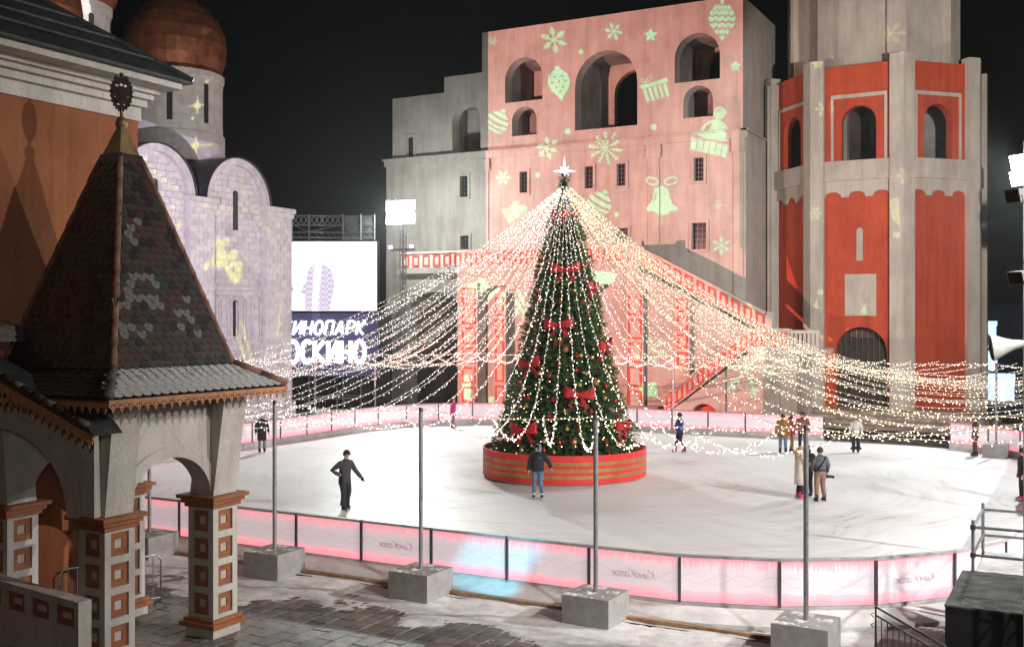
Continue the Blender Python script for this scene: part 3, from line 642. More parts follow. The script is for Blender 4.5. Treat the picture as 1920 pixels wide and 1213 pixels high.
MB().slab([(lt0, 0), (l0-.002, 0), (l0-.002, 4.2), (lt0, .45)], [nA], pV(VS), 0, .5).build('lower_stair_wall', STUCCO, gal)
MB().box(nA[0][0]-.1, nA[1][0]+.1, VS+.505, VS+.6, 0, 2.2).build('niche_back', REDW, gal)
MB().slab(nB_, [], pV(VS-.07), 0, .068).build('blind_arch', STUCCO, gal)
parapet((lt0, .55), (l0-.01, 4.43), VS-.02, .95, 8)
for k in range(14):
    f = k/14; x = lt0+(l0-lt0)*f; MB().box(x, x+(l0-lt0)/14+.001, VS+.52, VG-.03, 0, .35+4.0*f).build('stair_step', STUCCO, gal)
for k in range(4): MB().box(uV(1178, VG), uV(1240, VG), VG-1.9+k*.42, VG-.05, .02+k*.22, .24+k*.22).build('entrance_step', INNER, gal)
# pillars with red framed panels
for px0, px1, n in ((864, 895, 6), (1175, 1206, 5), (1266, 1293, 4), (926, 948, 5)):
    v = VG-.35 if px0 != 926 else VG-.12
    a0, a1 = uV(px0, v), uV(px1, v); hb, ht = .5, {6: 8.2, 5: 7.6, 4: 7.4}[n]
    if px0 == 1266: hb = 3.2
    MB().box(a0, a1, v, VG-.002, 0, ht+.2).build('pillar', STUCCO2, gal)
    for k in range(n):
        z0 = hb+(ht-hb)*k/n+.1; z1 = hb+(ht-hb)*(k+1)/n-.12; t2 = .12
        MB().slab(rect(a0+.1, a1-.1, z0, z1), [rect(a0+.1+t2, a1-.1-t2, z0+t2, z1-t2)], pV(v-.05), 0, .048).build('panel_frame', REDF, gal)
MB().box(uV(1152, VG+.1), uV(1180, VG+.1), VG+2.0, VG+2.2, .4, 4.2).build('dark_door', DARK, gal)
# ------------------------------------------------------------------ red octagonal tower
AP = 6.05; TC = V((-12.2, 71.45, 0)); TRr = AP/cos(pi/8)
tw = thing('octagonal_tower', 'red octagonal tower with pale corner ribs, arched windows and dark gate', 'tower', TC)
VT = TC.y-AP
def tpl(k, off=0.):  # face k: 0 looks at -Y, positive turns towards +X
    a = radians(45*k); nrm = V((sin(a), -cos(a), 0)); tan = V((cos(a), sin(a), 0))
    return lambda x, b_, d: TC+nrm*(AP+off-d)+tan*x+V((0, 0, b_))
fw = AP*math.tan(pi/8)      # half width of a face
def hT(px, py): return onV(px, py, VT).z
hTop, hBelt1, hBelt0, hScal, hBase = hT(1607, 121), hT(1607, 301), hT(1607, 338), hT(1607, 352), hT(1607, 772)
xT = lambda px: onV(px, 600, VT).x-TC.x
for k in range(-2, 3):
    fm = tpl(k); half = fw-.02; wa = fw-.55
    x0, x1 = xT(1578), xT(1643)
    if k == 0: c0 = 0
    wc = (x0+x1)/2 if k == 0 else 0.; whw = (x1-x0)/2
    hole = archp(wc-whw, wc+whw, hBelt1+.02, hT(1610, 198)-whw)
    MB().slab(rect(-half, half, hBelt1, hTop), [hole], fm, .0, .55).build('upper_wall', REDW, tw)
    fo = [(wc-whw-.62, hBelt1+.01), (wc-whw-.62, hT(1607, 176)), (wc+whw+.62, hT(1607, 176)), (wc+whw+.62, hBelt1+.01), (wc+whw+.46, hBelt1+.01), (wc+whw+.46, hT(1607, 183)), (wc-whw-.46, hT(1607, 183)), (wc-whw-.46, hBelt1+.01)]
    MB().slab(fo, [], tpl(k, .05), 0, .049).build('window_surround', STUCCO2, tw)
    MB().slab(rect(-half, half, hBelt0, hBelt1-.002), [], tpl(k, .22), 0, .9).build('belt_course', STUCCO2, tw)
    # lower wall with the gate on the front face
    lh = []
    if k == 0:
        dg = archp(xT(1567), xT(1663), hBase, hT(1615, 613)-1.5, 1.5); lh = [dg]
    MB().slab(rect(-half, half, hBase-.3, hBelt0-.002), lh, fm, 0, .6).build('lower_wall', REDW, tw)
    n = 3; sc_ = [( -half+.4, hBelt0-.004), (half-.4, hBelt0-.004), (half-.4, hScal-.55)]
    span = 2*half-.8; r = span/n*.34
    for i in range(n):
        cx_ = half-.4-span*(i+.5)/n; sc_ += [(cx_+r*1.0, hScal-.55)]+[(cx_+r*cos(pi*j/8), hScal-.5+r*.62*sin(pi*j/8)) for j in range(9)]+[(cx_-r, hScal-.55)]
    sc_ += [(-half+.4, hScal-.55)]
    MB().slab(sc_, [], tpl(k, .09), 0, .088).build('scallop_trim', STUCCO2, tw)
    MB().slab(rect(-half, half, -.2, hBase-.302), [], tpl(k, .25), 0, .9).build('plinth', STUCCO2, tw)
    if k == 0:
        MB().slab(archp(xT(1606), xT(1618), hT(1612, 489), hT(1612, 433)), [], tpl(0, .03), 0, .028).build('slot_panel', STUCCO2, tw)
        MB().slab(rect(xT(1584), xT(1643), hT(1613, 592), hT(1613, 514)), [], tpl(0, .03), 0, .028).build('plaque', STUCCO2, tw)
        gate = MB().slab(rect(dg[0][0]-.1, dg[1][0]+.1, hBase-.3, hT(1615, 610)), [], tpl(0, -.5), 0, .1).build('gate', M('gate_wood', (.045, .032, .024), .7, .3, 4, .3), tw)
        for i in range(9): x = dg[0][0]+(dg[1][0]-dg[0][0])*(i+.5)/9; MB().box(TC.x+x-.03, TC.x+x+.03, VT+.42, VT+.498, hBase, hT(1615, 618)).build('batten', STEELD, gate)
for k in range(-2, 4):
    a = radians(45*k-22.5); d = V((sin(a), -cos(a), 0)); tn = V((cos(a), sin(a), 0)); rr_ = .62; top = hTop+.35
    # rib as a kite-shaped prism round the corner
    al = a-pi/8; ar = a+pi/8; P0 = TC+d*TRr
    tl = V((cos(al), sin(al), 0)); t_r = V((cos(ar), sin(ar), 0)); nl = V((sin(al), -cos(al), 0)); nr = V((sin(ar), -cos(ar), 0))
    o_ = .38; pts = [P0-tl*rr_-nl*.3, P0-tl*rr_+nl*o_, P0+d*o_/cos(pi/8), P0+t_r*rr_+nr*o_, P0+t_r*rr_-nr*.3]
    n = len(pts); z0, z1 = -.2, top
    MB().add([p+V((0, 0, z0)) for p in pts]+[p+V((0, 0, z1)) for p in pts], [tuple(range(n))[::-1], tuple(range(n, 2*n))]+[(i, (i+1) % n, n+(i+1) % n, n+i) for i in range(n)]).build('rib', STUCCO2, tw)
# inner floor + inner core seen through the windows, and upper drum
MB().lathe([(.05, hBelt1-.02), (5.3, hBelt1-.02)], TC, 8).build('floor', INNER, tw)
MB().lathe([(5.5, hTop-.25), (.05, hTop-.2)], TC, 8).build('terrace', INNER, tw)
def octring(r, z0, z1): return MB().add([(TC.x+r*sin(radians(45*k+22.5)), TC.y-r*cos(radians(45*k+22.5)), z) for z in (z0, z1) for k in range(8)], [(i, (i+1) % 8, 8+(i+1) % 8, 8+i) for i in range(8)]+[tuple(range(8, 16))])
octring(5.15, hTop-.2, 36).build('upper_drum', STUCCO2, tw)
for k in range(-2, 3):
    a = radians(45*k-22.5); c = V((TC.x+5.2*sin(a), TC.y-5.2*cos(a), 0)); s_ = V((cos(a), sin(a), 0)); n_ = V((sin(a), -cos(a), 0))
    MB().hexa([c+s_*x+n_*y+V((0, 0, z)) for z in (hTop-.19, 36) for y in (-.3, .22) for x in (-.55, .55)]).build('drum_rib', STUCCO2, tw)
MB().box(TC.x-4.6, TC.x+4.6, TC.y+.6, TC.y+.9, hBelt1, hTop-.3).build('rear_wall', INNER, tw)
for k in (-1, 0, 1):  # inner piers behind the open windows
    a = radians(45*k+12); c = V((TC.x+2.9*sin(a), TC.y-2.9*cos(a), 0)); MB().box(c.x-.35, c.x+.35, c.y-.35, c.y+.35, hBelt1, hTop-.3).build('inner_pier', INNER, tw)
cw = MB().box(uR+.4, TC.x-5.2, 68.3, 69.2, 0, hV(1430, 163, 68.3)).build('link_wall', STUCCO2, pal)
stp = thing('tower_steps', 'broad low steps in front of the red tower gate', 'steps', (-12, 63, 0))
for k in range(4): MB().box(-16.5+k*.2, -4-k*.4, 60.6+k*.8, 66, .0 if k == 0 else .2*k+.002, .2*k+.2).build('step', M('step_stone', (.30, .24, .20), .8, .25, 2), stp)
# ------------------------------------------------------------------ church with copper domes
UC_ = -42.5
ch = thing('stone_church', 'pale block stone church with arched gables, blind arcade and copper domes', 'church', (UC_, 44, 0))
def vU(px, u=UC_): return onU(px, 600, u).y
def hU(px, py, u=UC_): return onU(px, py, u).z
vE = vU(537); pil = [(vU(346), vU(392)), (vU(488), vU(537))]   # pilasters
bays = [(vU(346)-(vU(488)-vU(392)), vU(346)), (vU(392), vU(488))]
hs = hU(443, 385); ha = hU(443, 306)
pil.insert(0, (bays[0][0]-(pil[0][1]-pil[0][0]), bays[0][0])); bays.insert(0, (pil[0][0]-(bays[1][1]-bays[1][0]), pil[0][0]))
v0 = bays[0][0]-1
MB().box(UC_-11, UC_-.3, v0, vE-.1, 0, hs-.1).build('nave', STONE, ch)
blockm = [M('stone_block_%d' % i, c, .85, .08, 4, .2, 30) for i, c in enumerate([(.64, .60, .57), (.58, .54, .52), (.68, .64, .61)])]
BL = []
slots = []
for bi, (a0, a1) in enumerate(bays):
    c = (a0+a1)/2; r = (a1-a0)/2+.25
    # gable wall behind the blocks
    wv = MB().slab(archp(a0-.3, a1+.3, 0, hs, ha-hs), [], pU(UC_-.32), 0, .28); wv.build('gable_wall', STONE, ch)
    # arch moulding
    n = 22; oo = [(c+(r+.28)*cos(pi*i/n), hs+(ha-hs+.22)*sin(pi*i/n)) for i in range(n+1)]; ii = [(c+(r-.12)*cos(pi*i/n), hs+(ha-hs-.16)*sin(pi*i/n)) for i in range(n+1)]
    MB().slab(oo+ii[::-1], [], pU(UC_-.1), 0, .38).build('gable_arch', STONE, ch)
    oo2 = [(c+(r+.34)*cos(pi*i/n), hs+(ha-hs+.30)*sin(pi*i/n)) for i in range(n+1)]
    MB().slab(oo2+oo[::-1], [], pU(UC_+.285), 0, .10).build('gable_rim', ROOFD, ch)
    # barrel roof running back
    vs = [(UC_+.32, a, b_) for a, b_ in oo2]+[(UC_-6, a, b_) for a, b_ in oo2]; k = n+1
    MB().add(vs, [(i, i+1, k+i+1, k+i) for i in range(n)]).build('gable_roof', ROOFD, ch, True)
    # windows: a tall slot, and a lower slot in the blind arcade
    sw = .17; s0, s1 = hU(435, 431), hU(435, 357); slots.append((c-sw-.05, c+sw+.05, s0-.05, s1+.05))
    MB().slab(archp(c-sw, c+sw, s0, s1-sw), [], pU(UC_+.02), -.1, 0).build('slot_window', DARK, ch)
    l0, l1 = hU(435, 630), hU(435, 563); slots.append((c-sw-.05, c+sw+.05, l0-.05, l1+.05))
    MB().slab(archp(c-sw, c+sw, l0, l1-sw), [], pU(UC_+.02), -.1, 0).build('slot_window', DARK, ch)
    hb = hU(443, 545)
    MB().box(UC_-.02, UC_+.22, a0+.01, a1-.01, hb, hb+.22).build('string_course', STONE, ch)
    na = 6
    for i in range(na+1):
        v = a0+.12+(a1-a0-.24)*i/na; MB().tube([(UC_+.1, v, hb-2.6), (UC_+.1, v, hb-.62)], .06, 8).build('colonnette', STONE, ch, True)
        MB().lathe([(.02, -.34), (.12, -.12), (.12, 0), (.06, .02)], (UC_+.1, v, hb-2.6), 8).build('colonnette_base', STONE, ch)
        if i < na:
            v1 = v+(a1-a0-.24)/na; cc = (v+v1)/2; rr_ = (v1-v)/2; n2 = 8
            MB().slab([(cc+(rr_)*cos(pi*j/n2), hb-.55+rr_*.9*sin(pi*j/n2)) for j in range(n2+1)]+[(v, hb-.02), (v1, hb-.02)][::1], [], pU(UC_+.02), 0, .14).build('arcade_arch', STONE, ch)
def inslot(a, b_, h0, h1): return any(a < s[1] and b_ > s[0] and h0 < s[3] and h1 > s[2] for s in slots)
bh_, bl_ = .34, .62
def course(a0, a1, h0, h1, u, row, lim=None):
    x = a0-(row % 2)*bl_/2
    while x < a1-.02:
        x0, x1 = max(a0, x), min(a1, x+bl_)
        if x1-x0 > .08 and not inslot(x0, x1, h0, h1): BL.append((x0+.012, x1-.012, h0+.012, h1-.012, u))
        elif x1-x0 > .08:
            for s in slots:
                if x0 < s[1] and x1 > s[0] and h0 < s[3] and h1 > s[2]:
                    if s[0]-x0 > .08: BL.append((x0+.012, s[0]-.01, h0+.012, h1-.012, u))
                    if x1-s[1] > .08: BL.append((s[1]+.01, x1-.012, h0+.012, h1-.012, u))
        x += bl_
hb = hU(443, 545)
for (a0, a1) in bays:
    c = (a0+a1)/2; row = 0; h = 1.2
    while h < ha-.15:
        a, b_ = a0, a1
        if h+bh_ > hs:
            q = min(1, (h+bh_-hs)/(ha-hs-.1)); w_ = ((a1-a0)/2+.1)*sqrt(max(0, 1-q*q)); a, b_ = c-w_, c+w_
        if b_-a > .2 and not (hb-.75 < h+bh_ and h < hb+.2): course(a, b_, h, h+bh_, UC_, row)
        h += bh_; row += 1
for (a0, a1) in pil:
    MB().box(UC_-.3, UC_+.40, a0, a1, 0, hs-.15).build('pilaster', STONE, ch)
    MB().box(UC_-.3, UC_+.62, a0-.15, a1+.15, hs-.15, hs+.12).build('pilaster_cap', STONE, ch)
    MB().box(UC_-.3, UC_+.52, a0-.08, a1+.08, hs-.45, hs-.153).build('pilaster_cap', STONE, ch)
    MB().box(UC_-.3, UC_+.50, a0-.06, a1+.06, hb+.1, hb+.3).build('pilaster_band', STONE, ch)
    MB().box(UC_-.3, UC_+.60, a0-.15, a1+.15, 0, 1.1).build('pilaster_base', STONE, ch)
    row = 0; h = 1.2
    while h < hs-.5:
        if not (hb+.05 < h+bh_ and h < hb+.32): course(a0+.02, a1-.02, h, h+bh_, UC_+.41, row)
        h += bh_; row += 1
# blocks: the ones that show largest are pieces of their own, the rest one joined part
vis = [];
for q in BL:
    p = pxof((q[4], (q[0]+q[1])/2, (q[2]+q[3])/2)); vis.append((0 if (255 < p[0] < 540 and 270 < p[1] < 700 and p[0] > 205+(p[1]-290)*.55) else 1, abs(p[1]-480), q))
vis.sort(key=lambda z: z[:2]); rest = MB()
for k, (_, _, (a0, a1, h0, h1, u)) in enumerate(vis):
    mi = random.randrange(3)
    if k < 300: MB().box(u-.05, u+.03+random.uniform(-.006, .006), a0, a1, h0, h1).build('stone_block', blockm[mi], ch)
    else: rest.mi = mi; rest.box(u-.05, u+.03, a0, a1, h0, h1)
if rest.v: tag(rest.build('stone_block', blockm, ch), kind='stuff')
# domes on drums
def cupola(cx, cy, rd, z0, zt, rdome, nm=('drum', 'dome')):
    c = (cx, cy, 0)
    MB().lathe([(rd+.12, z0), (rd+.12, z0+(zt-z0)*.32), (rd, z0+(zt-z0)*.33)], c, 40).build('drum_base', STONE, ch, False)
    d = MB().lathe([(rd, z0+(zt-z0)*.3), (rd, zt-.35), (rd+.08, zt-.33), (rd+.08, zt)], c, 40).build('drum', STONE, ch)
    for k in range(8):
        a = radians(-50+45*k); n_ = V((cos(a), sin(a), 0)); t_ = V((-sin(a), cos(a), 0)); P = V((cx, cy, 0))+n_*(rd*.99)
        MB().slab(archp(-.16, .16, z0+(zt-z0)*.42, zt-.9), [], lambda x, b_, dd: P+t_*x+n_*dd+V((0, 0, b_)), -.05, .03).build('slot_window', DARK, d)
    s_ = rdome/3.0
    pr = [(rd+.05, zt-.05), (rd+.12, zt+.02), (2.72*s_, zt+.25*s_), (2.93*s_, zt+.9*s_), (3.0*s_, zt+1.7*s_), (2.9*s_, zt+2.5*s_), (2.55*s_, zt+3.3*s_), (2.0*s_, zt+3.95*s_), (1.3*s_, zt+4.5*s_), (.7*s_, zt+5.0*s_), (.3*s_, zt+5.7*s_), (.1*s_, zt+6.6*s_)]
    dm = MB().lathe(pr, c, 34).build('dome', COPPER, ch, False)
    MB().ball((cx, cy, zt+6.8*s_), .25, 10, 6).build('finial_ball', GOLD, ch, True)
P1 = onU(328, 600, -47.6); z1 = -SY*P1.x+CY*P1.y
cupola(P1.x, P1.y, 87*z1/2000, 6+290*z1/2000, 6+456*z1/2000, 94*z1/2000)
P2 = onU(120, 600, -48.2); z2 = -SY*P2.x+CY*P2.y
cupola(P2.x, P2.y, 83*z2/2000, 15, 6+588*z2/2000, 100*z2/2000)
P3 = onU(48, 600, -41.5); z3 = -SY*P3.x+CY*P3.y
cupola(P3.x, P3.y, 84*z3/2000, 12, 6+520*z3/2000, 101*z3/2000)
# ------------------------------------------------------------------ orange house with white cornice
UO, VO = -18.0, 16.3
oh = thing('orange_house', 'orange plastered house with stepped white cornice and dark hip roof', 'building', (UO, VO, 0))
MB().box(-44, UO, -4, VO, -.01, 10.3).build('wall', ORANGE, oh)
prof = [(0.0, 10.26, 10.55), (.13, 10.552, 10.70), (.27, 10.702, 10.81), (.40, 10.812, 10.91), (.86, 10.912, 11.04)]
for o_, z0, z1_ in prof: MB().box(-44, UO+.05+o_, -4, VO+.05+o_*.4, z0, z1_).build('cornice_step', WHITEP, oh)
ex, ey = UO+1.06, VO+.55
MB().add([(ex, ey, 11.045), (-46, ey, 11.045), (ex, -6, 11.045), (ex, ey, 11.10), (-46, ey, 11.10), (ex, -6, 11.10), (ex-6, ey-6, 15.3), (-46, ey-6, 15.3), (ex-6, -6, 15.3)],
    [(0, 1, 4, 3), (0, 3, 5, 2), (3, 4, 7, 6), (3, 6, 8, 5), (0, 2, 8, 7, 1)]).build('roof', ROOFD, oh)
for k in range(10):
    f = (k+1)/11; MB().bar((ex-6*f+.0, -6, 11.1+4.2*f+.03), (ex-6*f, ey-6*f, 11.1+4.2*f+.03), .06, .05).build('roof_seam', ROOFD, oh)
MB().bar((ex, ey, 11.13), (ex-6, ey-6, 15.33), .14, .09).build('hip_cap', ROOFD, oh)
# ------------------------------------------------------------------ porch with scale-tiled tent roof
pc = thing('tented_porch', 'white arched porch with panelled piers and a steep scale tiled tent roof', 'porch', (-16.05, 14.0, 0))
PU = (-17.64, -14.5); PV_ = (12.43, 15.58); pwid = .64
def pier(u0, v0):
    u1, v1 = u0+pwid, v0+pwid
    MB().box(u0+.06, u1-.06, v0+.06, v1-.06, .0, 2.5).build('pier_core', WHITEP, pc)
    MB().box(u0-.04, u1+.04, v0-.04, v1+.04, .0, .2).build('plinth', WHITEP, pc)
    MB().box(u0-.12, u1+.12, v0-.12, v1+.12, .2, .29).build('base_moulding', BROWN, pc)
    MB().box(u0-.06, u1+.06, v0-.06, v1+.06, .291, .36).build('base_moulding', BROWN, pc)
    MB().box(u0-.05, u1+.05, v0-.05, v1+.05, 2.46, 2.54).build('cap_moulding', BROWN, pc)
    MB().box(u0-.10, u1+.10, v0-.10, v1+.10, 2.541, 2.62).build('cap_moulding', BROWN, pc)
    MB().box(u0-.16, u1+.16, v0-.16, v1+.16, 2.621, 2.69).build('cap_moulding', BROWN, pc)
    faces = [(lambda a, b_, d: (u1-d, v0+a, b_)), (lambda a, b_, d: (u0+a, v0+d, b_)), (lambda a, b_, d: (u0+d, v0+a, b_)), (lambda a, b_, d: (u0+a, v1-d, b_))]
    n = 4; z0, z1 = .362, 2.458; ph_ = (z1-z0)/n
    for fi, fm in enumerate(faces):
        e_ = .0 if fi in (0, 2) else .003
        hol = [rect(.13, pwid-.13, z0+k*ph_+.075, z0+(k+1)*ph_-.055) for k in range(n)]
        MB().slab(rect(e_, pwid-e_, z0, z1), hol, fm, e_, .058).build('face_plate', WHITEP, pc)
        if fi > 1: continue
        for k in range(n):
            a0, a1, b0, b1 = .135, pwid-.135, z0+k*ph_+.08, z0+(k+1)*ph_-.06
            MB().slab(rect(a0, a1, b0, b1), [rect(a0+.105, a1-.105, b0+.115, b1-.115)], fm, .040, .0595).build('square_frame', BROWN, pc)
piers = [(PU[1]-pwid, PV_[0]), (PU[1]-pwid, PV_[1]-pwid), (PU[0], PV_[1]-pwid), (PU[0], PV_[0])]
for p in piers: pier(*p)
# arches between the piers, and leaning corner blocks above the caps
HE = 4.62
def archwall(fm, L_, rise=.80, nm='arch_wall'):
    a0, a1 = pwid-.02, L_-pwid+.02; n = 20; c = (a0+a1)/2; r = (a1-a0)/2
    MB().slab([(.1, 2.692), (a0, 2.692)]+[(c-r*cos(pi*i/n), 2.72+rise*sin(pi*i/n)) for i in range(n+1)]+[(a1, 2.692), (L_-.1, 2.692), (L_-.1, HE), (.1, HE)], [], fm, .12, .52).build(nm, WHITEP, pc)
    MB().slab([(c-(r+.24)*cos(pi*i/n), 2.72+(rise+.2)*sin(pi*i/n)) for i in range(n+1)]+[(c+(r-.0)*cos(pi*i/n), 2.72+rise*sin(pi*i/n)) for i in range(n+1)], [], fm, .085, .118).build('archivolt', WHITEP, pc)
Lp = PV_[1]-PV_[0]; Lu = PU[1]-PU[0]
archwall(lambda a, b_, d: (PU[1]-d, PV_[0]+a, b_), Lp)
archwall(lambda a, b_, d: (PU[0]+d, PV_[0]+a, b_), Lp)
archwall(lambda a, b_, d: (PU[0]+a, PV_[1]-d, b_), Lu)
def corner(u0, v0, lu, lv):
    u1, v1 = u0+pwid, v0+pwid; e_ = .02
    MB().hexa([(u0+e_, v0+e_, 2.693), (u1-e_, v0+e_, 2.693), (u0+e_, v1-e_, 2.693), (u1-e_, v1-e_, 2.693), (u0+e_+lu, v0+e_+lv, HE+.02), (u1-e_+lu, v0+e_+lv, HE+.02), (u0+e_+lu, v1-e_+lv, HE+.02), (u1-e_+lu, v1-e_+lv, HE+.02)]).build('corner_block', WHITEP, pc)
corner(*piers[0], .24, -.02); corner(*piers[1], .24, .06); corner(*piers[2], -.2, .06); corner(*piers[3], -.2, 0)
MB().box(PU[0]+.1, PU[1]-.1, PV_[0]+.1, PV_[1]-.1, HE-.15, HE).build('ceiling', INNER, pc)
# tent roof
RCX, RCY = -15.75, 13.88
def roofpt(k, f, h, r):  # face k (0 +X, 1 -Y, 2 -X, 3 +Y), f -1..1 across
    n_ = [(1, 0), (0, -1), (-1, 0), (0, 1)][k]; t_ = [(0, 1), (1, 0), (0, -1), (-1, 0)][k]
    return V((RCX+n_[0]*r+t_[0]*f*r, RCY+n_[1]*r+t_[1]*f*r, h))
R0, H0, R1, H1, R2, H2 = 2.12, 4.74, 1.42, 5.15, .25, 8.95
def under(r, h, k): return [roofpt(k, -1, h, r), roofpt(k, 1, h, r)]
for k in range(4):
    a, b_ = under(R0, H0-.02, k); c, d = under(R1, H1-.03, k); e_, f_ = under(R2, H2-.03, k)
    MB().add([a, b_, d, c, f_, e_], [(0, 1, 2, 3), (3, 2, 4, 5)]).build('roof_deck', BLACK, pc)
MB().box(RCX-R0+.03, RCX+R0-.03, RCY-R0+.03, RCY+R0-.03, HE+.002, H0-.03).build('eave_board', BROWN, pc)
tilem = [M('tile_%s' % n_, c, .35, .2, 8, .15, 40) for n_, c in (('brown', (.048, .032, .028)), ('dark', (.024, .020, .020)), ('green', (.038, .041, .038)), ('rust', (.060, .037, .032)))]
tilef = M('tile_frosted', (.15, .145, .142), .6, .4, 22, .3, 60, col2=(.06, .042, .036))
tiles = M('tile_snowy', (.62, .62, .62), .9, .2, 14, .4, 40, col2=(.34, .33, .33))
def tilemesh(w_, l_, th):
    pts = [(-w_/2, l_), (w_/2, l_), (w_/2, l_*.35), (w_*.38, l_*.14), (0, 0), (-w_*.38, l_*.14), (-w_/2, l_*.35)]
    return MB().slab(pts, [], lambda a, b_, d: (a, b_, d), 0, th)
tp = None; joined = {}; ntile = 0
def placet(k, x, sl, h0, r0, h1, r1, tw_, tl_, mat, own):
    """tile with its lower tip at slope fraction sl on face k"""
    global tp, ntile
    n_ = V([(1, 0, 0), (0, -1, 0), (-1, 0, 0), (0, 1, 0)][k]); t_ = V([(0, 1, 0), (1, 0, 0), (0, -1, 0), (-1, 0, 0)][k])
    upv = (n_*(r1-r0)+V((0, 0, h1-h0))).normalized(); nn = t_.cross(upv).normalized()
    if nn.dot(n_) < 0: nn = -nn
    upt = (upv-nn*.10).normalized(); nn2 = (nn+upv*.10).normalized(); tx = upt.cross(nn2)
    P = V((RCX, RCY, 0))+n_*(r0+(r1-r0)*sl)+V((0, 0, h0+(h1-h0)*sl))+t_*x+nn*.022
    Mx = Matrix((( tx.x, upt.x, nn2.x, P.x), (tx.y, upt.y, nn2.y, P.y), (tx.z, upt.z, nn2.z, P.z), (0, 0, 0, 1)))
    if own:
        if tp is None: tp = tilemesh(TW, TL, .012).build('roof_tile', tilem[0], pc); o = tp
        else: o = share(tp, 'roof_tile', pc)
        o.material_slots[0].link = 'OBJECT'; o.material_slots[0].material = mat
        o.matrix_basis = Mx; ntile += 1
    else:
        mb = joined.setdefault(mat.name, (MB(), mat))[0]; q = tilemesh(tw_, tl_, .012); mb.add([Mx @ V(p) for p in q.v], q.f)
TW, TL = .19, .23; rows = 30
for k in (0, 1):
    for j in range(rows):
        sl = j/rows; r = R1+(R2-R1)*sl; n = max(2, int(2*r/TW))
        for i in range(n+1):
            x = (i-n/2+(j % 2)*.5)*TW
            if abs(x) > r-.06: continue
            q = random.random(); mat = random.choices(tilem, (5, 3, 2.2, 3))[0]
            if k == 0 and noise.noise(V((x*1.2+3, sl*5, 1)))+random.uniform(-.25, .25)*.3+random.uniform(-.6, .6)+(.2 if x < 0 else -.3)-abs(sl-.2)*.9 > .38: mat = tilef
            placet(k, x, sl, H1, R1, H2, R2, TW, TL, mat, k == 0 and ntile < 240)
    for j in range(6):
        sl = j/6.2; r = R0+(R1-R0)*sl; n = int(2*r/.2)
        for i in range(n+1):
            x = (i-n/2+(j % 2)*.5)*.2
            if abs(x) > r-.05: continue
            placet(k, x, sl, H0, R0, H1, R1, .17, .2, tiles if k == 0 else tilem[1], k == 0 and ntile < 300)
for nm_, (mb, mat) in joined.items(): tag(mb.build('roof_tile', mat, pc), kind='stuff')
# ridge tiles
rid = M('ridge_clay', (.22, .11, .075), .6, .2, 5)
for (sx, sy) in ((1, -1), (1, 1), (-1, -1)):
    def rp(r, h): return V((RCX+sx*r, RCY+sy*r, h))
    for k in range(9):
        a = rp(R1+(R2-R1)*k/9, H1+(H2-H1)*k/9); b_ = rp(R1+(R2-R1)*(k+1.02)/9, H1+(H2-H1)*(k+1.02)/9); MB().tube([a, b_], [.065, .05], 8).build('ridge_tile', rid, pc, True)
    for k in range(2):
        a = rp(R0+(R1-R0)*k/2, H0+(H1-H0)*k/2+.04); b_ = rp(R0+(R1-R0)*(k+1.02)/2, H0+(H1-H0)*(k+1.02)/2+.04); MB().tube([a, b_], [.085, .07], 8).build('ridge_tile', rid if sx*sy > 0 else tilef, pc, True)
capm = M('brass_cap', (.30, .20, .09), .45, .2, 3, .1, metal=.5)
MB().add([(RCX+s_*r, RCY+q*r, h) for r, h in ((.29, 8.86), (.06, 9.55)) for s_, q in ((1, -1), (1, 1), (-1, 1), (-1, -1))], [(0, 1, 5, 4), (1, 2, 6, 5), (2, 3, 7, 6), (3, 0, 4, 7), (4, 5, 6, 7)]).build('spire_cap', capm, pc)
MB().lathe([(.02, 9.5), (.10, 9.56), (.115, 9.64), (.08, 9.72), (.03, 9.76), (.03, 9.85)], (RCX, RCY, 0), 14).build('spire_ball', capm, pc, True)
# openwork finial: a spiked medallion that faces the plaza
fn = thing('roof_finial', 'dark spiked openwork eagle medallion finial on the porch spire', 'finial', (RCX, RCY, 9.8))
IRON = M('iron', (.035, .018, .013), .5, .3, 8, .2)
fdir = V((-RCX, -RCY, 0)).normalized(); fr_ = V((-fdir.y, fdir.x, 0)); C_ = V((RCX, RCY, 10.17))
fm = lambda a, b_, d: C_+fr_*a+V((0, 0, b_))+fdir*d
ov = []
for i in range(44):
    a = 2*pi*i/44; r = 1.12 if i % 2 else .98; ov.append((.19*r*cos(a)*(1-.12*sin(a)*-1), .31*r*sin(a)))
MB().slab(ov, [circ(.07, .15, .028, 8), circ(-.07, .15, .028, 8), circ(0, .17, .03, 8), circ(.10, -.05, .022, 8), circ(-.10, -.05, .022, 8), circ(.05, -.19, .02, 8), circ(-.05, -.19, .02, 8), circ(0, -.1, .02, 8)], fm, -.025, .025).build('medallion', IRON, fn)
MB().slab([(-.09, -.12), (-.03, -.2), (.03, -.2), (.09, -.12), (.15, .06), (.08, .02), (.05, .1), (0, .06), (-.05, .1), (-.08, .02), (-.15, .06)], [], fm, .026, .055).build('relief', IRON, fn)
MB().tube([(RCX, RCY, 9.8), (RCX, RCY, 9.92)], .03, 8).build('stem', IRON, fn)
for x in (-.09, 0, .09): MB().ball(C_+fr_*x+V((0, 0, .30 if x else .36)), .04, 8, 5).build('crown_bead', IRON, fn)
